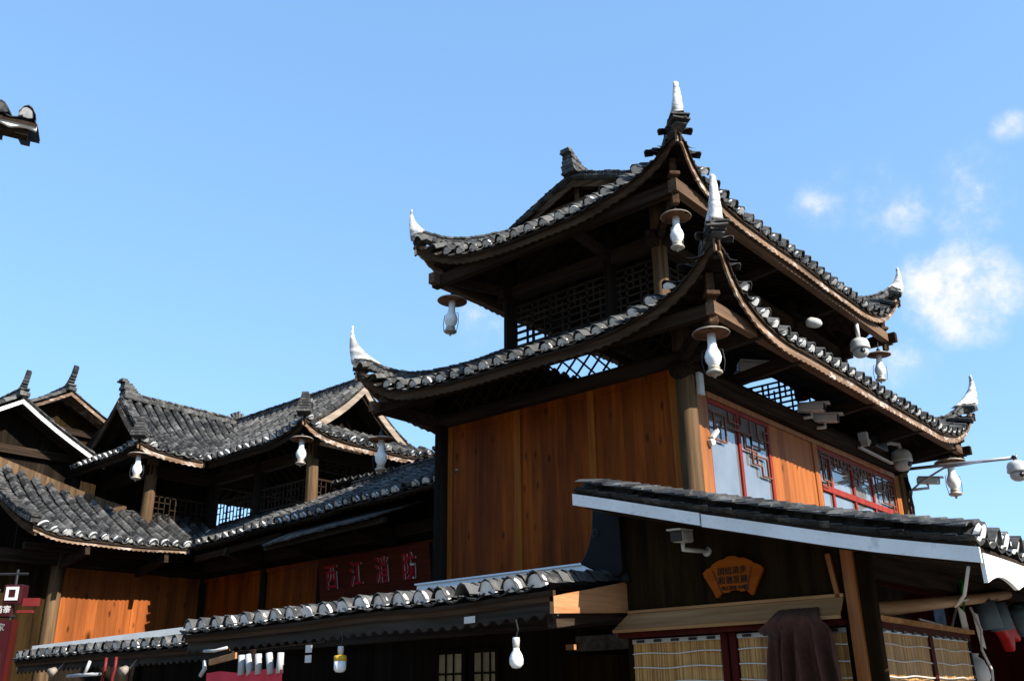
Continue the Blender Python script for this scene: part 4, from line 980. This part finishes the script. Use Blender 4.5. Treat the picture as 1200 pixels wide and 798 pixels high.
right_ = [(0, 1.0), (.13, .98), (.27, .86), (.40, .86), (.56, .74), (.66, .66), (.70, .56), (.88, .46), (1.0, .30), (.97, .12), (.84, -.22), (.70, -.62), (.62, -.92), (.54, -.94), (.46, -.80), (.40, -.70), (.24, -.74), (.12, -.66), (0, -.62)]
poly = [(a*pw_, c*ph) for a, c in right_]+[(-a*pw_, c*ph) for a, c in right_[::-1][1:-1]]
part('board', 'plaque', pl, lambda q: q.prism(poly[::-1], pc, X, Z, .03), bevel=.004)
part('groove', 'gold', pl, lambda q: [q.beam(pc+V((s*.155, -.017, .055)), pc+V((s*.095, -.017, -.105)), .006, .008, (0, 1, 0)) for s in (-1, 1)])
for tx, sz, dz in (('团结进步', .056, .038), ('和谐发展', .056, -.026), ('西江苗寨 公司', .028, -.078)):
    text_mb(tx, sz, pc+V((0, -.018, dz)), X, Z, .006, spacing=1.08).build('lettering', 'ink', pl)
part('seal', 'ink', pl, lambda q: q.box((pc.x+.085, pc.y-.02, pc.z-.10), (pc.x+.112, pc.y-.0155, pc.z-.062)))
ss = empty('shop_sign', (-4.2, -5.42, 1.8), 'dark red hanging shop sign with white square emblem and oval picture', 'sign')
c0 = V((-4.02, -5.47, 0)); sU = V((.755, .655, 0)).normalized(); sN = V((sU.y, -sU.x, 0))
def sbox(q, u0, u1, z0, z1, n0, n1):
    P = [c0+sU*u+sN*n for n, u in ((n1, u0), (n1, u1), (n0, u1), (n0, u0))]
    q.hexa([p+Z*z0 for p in P]+[p+Z*z1 for p in P])
part('panel', 'maroon', ss, lambda q: sbox(q, -.25, .04, 1.80, 2.33, -.03, .03), bevel=.006)
part('edge_strip', 'darkred', ss, lambda q: sbox(q, .04, .065, 1.80, 2.33, -.035, .035))
part('top_box', 'maroon', ss, lambda q: sbox(q, -.08, .09, 2.47, 2.64, -.08, .04), bevel=.006)
em = part('emblem', 'whitepaint', ss, lambda q: [sbox(q, a, c, z0, z1, .042, .050) for a, c, z0, z1 in ((-.055, .060, 2.595, 2.62), (-.055, .060, 2.50, 2.525), (-.055, -.03, 2.525, 2.595), (.035, .060, 2.525, 2.595))])
part('emblem', 'whitepaint', ss, lambda q: [sbox(q, a, c, z0, z1, .042, .050) for a, c, z0, z1 in ((-.20, -.115, 2.58, 2.60), (-.20, -.115, 2.495, 2.515), (-.20, -.18, 2.515, 2.58), (-.135, -.115, 2.515, 2.58))])
part('side_flag', 'maroon2', ss, lambda q: sbox(q, .10, .24, 2.45, 2.52, -.02, .02))
part('side_flag', 'maroon2', ss, lambda q: sbox(q, .06, .20, 2.39, 2.415, -.02, .02))
part('name_box', 'maroon', ss, lambda q: sbox(q, -.30, .01, 2.36, 2.46, -.03, .05))
text_mb('千户苗寨', .070, c0+sU*-.12+sN*.054+Z*2.415, sU, Z, .006).build('lettering', 'whitepaint', ss)
text_mb('苗家', .075, c0+sU*-.09+sN*.034+Z*2.26, sU, Z, .004).build('lettering', 'metal', ss)
text_mb('银饰', .055, c0+sU*-.11+sN*.034+Z*2.14, sU, Z, .004).build('lettering', 'metal', ss)
ov = part('oval_picture', 'olive', ss, lambda q: q.prism([(.085*math.cos(t*.2618), .125*math.sin(t*.2618)) for t in range(24)], c0+sU*-.10+sN*.036+Z*1.96, sU, Z, .01))
part('oval_rim', 'whitepaint', ov, lambda q: q.tube([c0+sU*(-.10+.088*math.cos(t*.2618))+sN*.042+Z*(1.96+.128*math.sin(t*.2618)) for t in range(25)], .006, 6))
part('bracket', 'wire', ss, lambda q: (q.tube([c0+Z*2.30, c0+Z*2.78], .012, 6), q.tube([c0+sU*-.18+Z*2.74, c0+sU*.1+Z*2.74], .012, 6), q.tube([c0+sU*-.6+Z*2.36, c0+sU*.05+Z*2.36], .012, 6)))
part('post', 'wire', ss, lambda q: q.tube([c0+sU*-.45, c0+sU*-.45+Z*2.8], .035, 8))

# ================================================================== blinds, cloth and small shop things
def blind(lab, A, U, L, z0, z1, m, cols):
    A, U = V(A), V(U); nrm = V((U.y, -U.x, 0)); o = empty('bamboo_blind', A+U*L/2+Z*z0, lab, 'blind', 'bamboo blinds on the stall')
    def sh(q):
        n = int(L/.045); q.grid([[A+U*(L*i/n)+nrm*(.006*math.sin(i*1.3+z*2)+.004*math.sin(i*.37))+Z*z for z in (z0, (z0+z1)/2, z1)] for i in range(n+1)])
    part('slats', m, o, sh)
    for k in range(int((z1-z0)/.105)):
        z = z1-.075-.098*k
        part('cord', 'paper', o, lambda q: q.tube([A+U*(L*i/12)+nrm*.010+Z*(z+.006*math.sin(i*.8+k)) for i in range(13)], .0042, 5))
    part('top_strip', 'metal', o, lambda q: q.beam(A+nrm*.004+Z*(z1+.012), A+U*L+nrm*.004+Z*(z1+.012), .012, .03))
    for i in range(5): part('clip', 'wire', o, lambda q: q.beam(A+U*(L*(i+.5)/5-.03)+nrm*.016+Z*(z1+.012), A+U*(L*(i+.5)/5+.03)+nrm*.016+Z*(z1+.012), .012, .018))
blind('wide bamboo blind left of the dark red posts on the stall front', (1.13, -3.045, 0), X, .735, 1.2, 1.965, 'bam_x', 0)
blind('bamboo blind on the stall front, partly covered by the brown cloth', (1.99, -3.045, 0), X, .77, 1.2, 1.965, 'bam_x', 0)
blind('bamboo blind on the stall side, next to the corner post', (2.90, -2.92, 0), Y, .97, 1.2, 1.965, 'bam_y', 0)
blind('bamboo blind on the stall side, farther right beyond the red mullion', (2.90, -1.86, 0), Y, .86, 1.2, 1.96, 'bam_y', 0)
# brown cloth thrown over the hood
def lerp_tab(t, tab):
    for (a, u), (c, v) in zip(tab, tab[1:]):
        if t <= c: return u+(v-u)*(t-a)/(c-a)
    return tab[-1][1]
def cl(q):
    rows = []; nu, nv = 72, 30
    for j in range(nv+1):
        t = j/nv; r = []; z = 2.13-.80*t
        hl = lerp_tab(t, [(0, .135), (.04, .15), (.15, .27), (.19, .175), (.30, .175), (1, .215)]); hr = lerp_tab(t, [(0, .13), (.05, .16), (.15, .25), (.30, .275), (1, .34)])
        for i in range(nu+1):
            s = -1+2*i/nu; x = 2.49+(s*hl if s < 0 else s*hr)
            k = min(1, max(0, t-.05)*3.0); y = -3.22-.05*t
            for a0, sl, wd_, am in ((-.92, -.02, .07, .07), (-.62, .16, .10, -.06), (-.40, .02, .06, .08), (-.12, -.22, .09, -.075), (.05, .18, .055, .075), (.30, .05, .10, -.07), (.50, .22, .06, .08), (.74, .02, .09, -.06), (.95, .02, .06, .07)):
                y -= am*k*math.exp(-((s-a0-sl*t)/wd_)**2)
            y += .006*noise.noise((s*9, t*14, 0))
            if t < .07: y += .13*(1-t/.07)
            r.append(V((x, y, z-(.03*abs(s)**3 if .05 < t < .2 else .008*math.sin(s*6)*min(1, t*4)))))
        rows.append(r)
    q.grid(rows); q.v += [p+V((0, .006, 0)) for p in q.v]; n = (nu+1)*(nv+1); q.f += [tuple(k+n for k in f[::-1]) for f in list(q.f)]
b = MB(); cl(b); o = b.build('cloth', 'cloth', None, True); tag(o, 'dark brown cloth draped over the pale hood and hanging in folds over the blind', 'cloth')
b = MB(); b.tube([(2.88, -3.0, 2.085), (2.90, -1.6, 2.22), (2.93, -.5, 2.325), (2.93, .35, 2.41)], [.05, .046, .042, .042], 12); o = b.build('wooden_pole', 'pole', None, True); tag(o, 'peeled wooden pole sticking out above the side blinds', 'pole')
b = MB()
for k in range(4): b.tube([(2.95+.008*k, -1.12+.02*math.sin(k*2), 2.42), (2.96, -1.10+.03*math.cos(k*3), 2.30), (2.95, -1.13+.02*math.sin(k), 2.19+.02*k), (2.955, -1.08+.015*k, 2.31), (2.95, -1.12, 2.42)], .008, 6)
o = b.build('green_cord', 'green', None, True); tag(o, 'bright green cord looped over the wooden pole', 'cord')
b = MB(); b.tube([(3.68, -3.5, 2.24), (3.55, -3.2, 2.12), (3.2, -2.2, 2.14), (3.0, -1.3, 2.25), (2.96, -1.0, 2.28)], .010, 6); b.tube([(2.96, -.98, 2.22), (2.99, -.9, 2.05), (2.98, -.95, 1.9), (3.0, -.85, 1.75), (2.98, -.88, 1.5), (3.0, -.86, 1.2)], .011, 6)
o = b.build('cable', 'paper', None, True); tag(o, 'pale twisted cable hanging from the roof corner down beside the side blinds', 'cable')
for k, (y, x, lab) in enumerate(((-.42, 2.92, 'blue-grey rolled cloth under the pole, nearest the cable'), (-.12, 2.93, 'blue-grey rolled cloth under the pole, middle of the three'), (.40, 2.98, 'blue-grey rolled cloth tilted at the right edge of the photo'))):
    b = MB(); b.tube([(x, y, 2.30), (x+.02, y+.01, 2.08)] if k < 2 else [(x, y, 2.30), (x+.02, y+.16, 2.10)], [.085, .095], 14); b.tube([(x, y, 2.302), (x, y, 2.315)], [.05, .02], 8)
    o = b.build('rolled_cloth', 'bluetube', None, True); tag(o, lab, 'rolled cloth', 'rolled cloths hanging under the pole')
def sheetobj(name, m, pts, lab, cat, th=.02, grp=None):
    b = MB(); n = (V(pts[1])-V(pts[0])).cross(V(pts[-1])-V(pts[0])).normalized()*th
    b.hexa([V(p) for p in pts]+[V(p)+n for p in pts]); o = b.build(name, m, bevel=th*.3); tag(o, lab, cat, grp); return o
def bagf(q, c, s, sq=1.2):
    n = 10
    q.tube([(c[0], c[1], c[2]+s*z) for z in (0, .02, .25, .6, .85, 1.0, 1.12)], [s*r for r in (.05, .42, .55, .52, .38, .16, .22)], 12)
    for i, p in enumerate(q.v): q.v[i] = p+V((.04*s*noise.noise(p*9), .25*s*noise.noise(p*7+V((3, 0, 0))), .05*s*noise.noise(p*8)))
b = MB(); q_ = b
b.prism([(-.26, .0), (-.10, .16), (.06, .30), (.16, .10), (.34, .16), (.30, -.10), (.12, -.06), (.02, -.20), (-.10, -.08)], (2.75, .78, 2.13), Y, Z, .10); o = b.build('red_bag', 'brightred', bevel=.02); tag(o, 'crumpled bright red bag hanging in the stall at the right edge', 'bag')
b = MB(); bagf(b, (2.72, -.28, 1.66), .21); o = b.build('white_bag', 'paper', None, True); tag(o, 'white plastic bag standing on the shelf at the lower right', 'bag')
sheetobj('printed_bag', 'bluepaper', [(2.62, -.62, 1.64), (2.62, -.30, 1.64), (2.60, -.30, 1.99), (2.60, -.62, 1.99)], 'pale printed bag behind the white plastic bag', 'bag', .04)
sheetobj('paper_sheet', 'paper', [(2.90, -.68, 1.95), (2.90, -.54, 1.92), (2.90, -.60, 2.19), (2.90, -.74, 2.20)], 'tilted off-white sheet hanging in the dark between cable and rolled cloths', 'paper', .006)
sheetobj('white_cloth', 'paper', [(2.92, -1.16, 2.03), (2.92, -1.0, 2.02), (2.92, -1.03, 2.18), (2.92, -1.18, 2.22)], 'white cloth hanging below the green cord', 'cloth', .01)
sheetobj('poster', 'bluepaper', [(2.84, -1.52, 2.05), (2.84, -1.26, 2.05), (2.84, -1.26, 2.24), (2.84, -1.52, 2.20)], 'blue printed poster above the side blinds', 'poster', .006)
b = MB(); b.tube([(2.93, -2.15, 2.075), (2.93, -1.45, 2.045), (2.93, -1.24, 2.20)], .011, 6); o = b.build('metal_rod', 'metal', None, True); tag(o, 'thin bent metal rod lying on the rail above the side blinds', 'rod')
# bulbs under the long canopy
def bulb(loc, lab, kind):
    o = empty('light_bulb', loc, lab, 'light bulb', 'light bulbs under the long canopy'); L = V(loc)
    part('socket', 'cam_w', o, lambda q: q.lathe([(.022, L.z-.07), (.026, L.z-.02), (.024, L.z)], (L.x, L.y, 0), 14), True)
    if kind: part('band', 'yellow', o, lambda q: q.lathe([(.052, L.z-.115), (.053, L.z-.075), (.03, L.z-.068)], (L.x, L.y, 0), 18), True)
    part('globe', 'milk', o, (lambda q: q.lathe([(.002, L.z-.205), (.035, L.z-.20), (.05, L.z-.18), (.051, L.z-.116)], (L.x, L.y, 0), 18)) if kind else (lambda q: q.lathe([(.002, L.z-.205), (.03, L.z-.20), (.048, L.z-.175), (.05, L.z-.145), (.042, L.z-.115), (.024, L.z-.085), (.02, L.z-.06)], (L.x, L.y, 0), 18)), True)
    part('flex', 'wire', o, lambda q: q.tube([L, L+Z*.05+X*.02, L+Z*.12], .006, 6))
bulb((.78, -3.98, 1.995), 'clear-white pear-shaped bulb under the canopy\'s right part', 0)
bulb((-1.12, -3.98, 2.02), 'white bulb with a yellow band under the canopy\'s middle', 1)
# white cups, red cloth and bits under the left part of the canopy
for k, (dx, tl, lab) in enumerate(((0, .10, 'leftmost white paper tube of the five over the red cloth'), (.12, .30, 'second white paper tube from the left, leaning right'), (.26, .14, 'middle white paper tube of the five'), (.43, .28, 'fourth white paper tube, leaning towards the upright one'), (.58, -.02, 'upright white paper tube at the right end of the row'))):
    b = MB(); p = V((-2.46+dx, -4.02, 1.915)); b.tube([p-V((tl*.085, 0, -.085)), p+V((tl*.085, 0, -.085))], [.030, .033], 14)
    o = b.build('paper_tube', 'paper_d', None, True); tag(o, lab, 'tube', 'white paper tubes hung over the red cloth')
b = MB(); b.grid([[V((-3.02+1.2*i/16, -4.02+.02*math.sin(i*1.1)+.01*j, 1.86+.012*math.sin(i*.6)-.14*j)) for j in range(5)] for i in range(17)]); o = b.build('red_banner', 'redcloth', None, True); tag(o, 'red cloth banner stretched under the canopy at the bottom edge', 'banner')
b = MB(); b.beam((-2.98, -4.02, 1.955), (-2.55, -4.02, 2.0), .03, .055); o = b.build('wood_scrap', 'plank_y', bevel=.004); tag(o, 'pale broken plank over the left end of the red banner', 'plank')
b = MB(); b.tube([(-3.10, -4.02, 2.06), (-2.9, -4.03, 2.055), (-2.72, -4.02, 2.075)], .014, 8); b.tube([(-3.1, -4.0, 1.97), (-3.06, -4.02, 1.90), (-3.12, -4.02, 1.84)], .02, 8); o = b.build('white_hook', 'cam_w', None, True); tag(o, 'small white hook rack at the canopy\'s left corner', 'hook')
for z, lab in ((1.985, 'upper of two small white cards hung in the shop front'), (1.905, 'lower of two small white cards hung in the shop front')):
    sheetobj('card', 'paper', [(-1.56, -4.0, z), (-1.475, -4.0, z), (-1.475, -4.0, z+.06), (-1.56, -4.0, z+.06)], lab, 'card', .004, 'small cards')
sheetobj('label_card', 'paper', [(.235, -3.93, 2.12), (.345, -3.93, 2.122), (.345, -3.93, 2.17), (.235, -3.93, 2.168)], 'small white notice fixed to the scalloped valance', 'notice', .006)
for x, z, lab in ((-7.95, 2.02, 'small grey spotlight under the left canopy, nearer the red sign'), (-6.05, 1.98, 'grey spotlight under the left canopy, farther right')):
    b = MB(); b.tube([(x, -3.22, z+.02), (x+.02, -3.29, z-.02)], [.04, .06], 14); b.tube([(x, -3.2, z), (x, -3.1, z+.12)], .012, 6); o = b.build('spotlight', 'shade', None, True); tag(o, lab, 'spotlight', 'spotlights under the left canopy')
b = MB(); b.tube([(-7.5, -3.25, 1.95), (-6.65, -3.25, 1.955)], .022, 10); b.tube([(-7.05, -3.25, 1.96), (-7.0, -3.22, 2.12)], .022, 8); o = b.build('lamp_tube', 'paper_d', None, True); tag(o, 'white horizontal tube lamp under the left canopy', 'lamp')
for x in (-6.6, -6.5): pass
for x, lab in ((-6.55, 'thin maroon cord hanging at the left canopy, left one'), (-6.30, 'twisted maroon cord hanging at the left canopy, right one')):
    b = MB(); b.tube([(x, -3.24, 2.14), (x+.02, -3.25, 2.0), (x-.02, -3.25, 1.9), (x+.01, -3.25, 1.7)], .018, 6); o = b.build('maroon_cord', 'maroon2', None, True); tag(o, lab, 'cord', 'maroon cords')

# ================================================================== eave of the house across the lane (top left)
nh = empty('neighbour_house', (-5.2, -9.2, 0), 'black tiled eave corner with white-edged tiles jutting in at the upper left', 'house')
SN = Side((-2.95, -8.9), V((.34, .94, 0)), V((-.94, .34, 0)), 2.36, 6.20, lambda d: .5*d, (0, 0), wob=.0)
mt, me, md = MB(), MB(), MB()
tiles(mt, me, SN, 0, 2.36, lambda a: 0, lambda a: 2.2, .19, .14, endr=1.1, skip=.03); deck(md, SN, 0, 2.36, lambda a: 0, lambda a: 2.2)
r = mt.build('roof', 'tile', nh); md.build('roof_deck', 'dark', r); me.build('plastered_tile_end', 'horn', r)['kind'] = 'stuff'
part('fascia', 'board_w', nh, lambda q: fascia(q, SN, 0, 2.36, .075, .02, .24, .03, .03, -.02))
part('eave_beam', 'dark', nh, lambda q: q.beam(SN(.1, .12, -.12), SN(2.30, .12, -.12), .10, .09))
part('wall', 'stallwall', nh, lambda q: q.hexa([SN(0, 1.1)*1-Z*SN(0, 1.1).z, SN(2.0, 1.1)-Z*SN(2, 1.1).z, SN(2.0, 1.25)-Z*SN(2, 1.25).z, SN(0, 1.25)-Z*SN(0, 1.25).z, SN(0, 1.1, -.1), SN(2.0, 1.1, -.1), SN(2.0, 1.25, -.1), SN(0, 1.25, -.1)]))
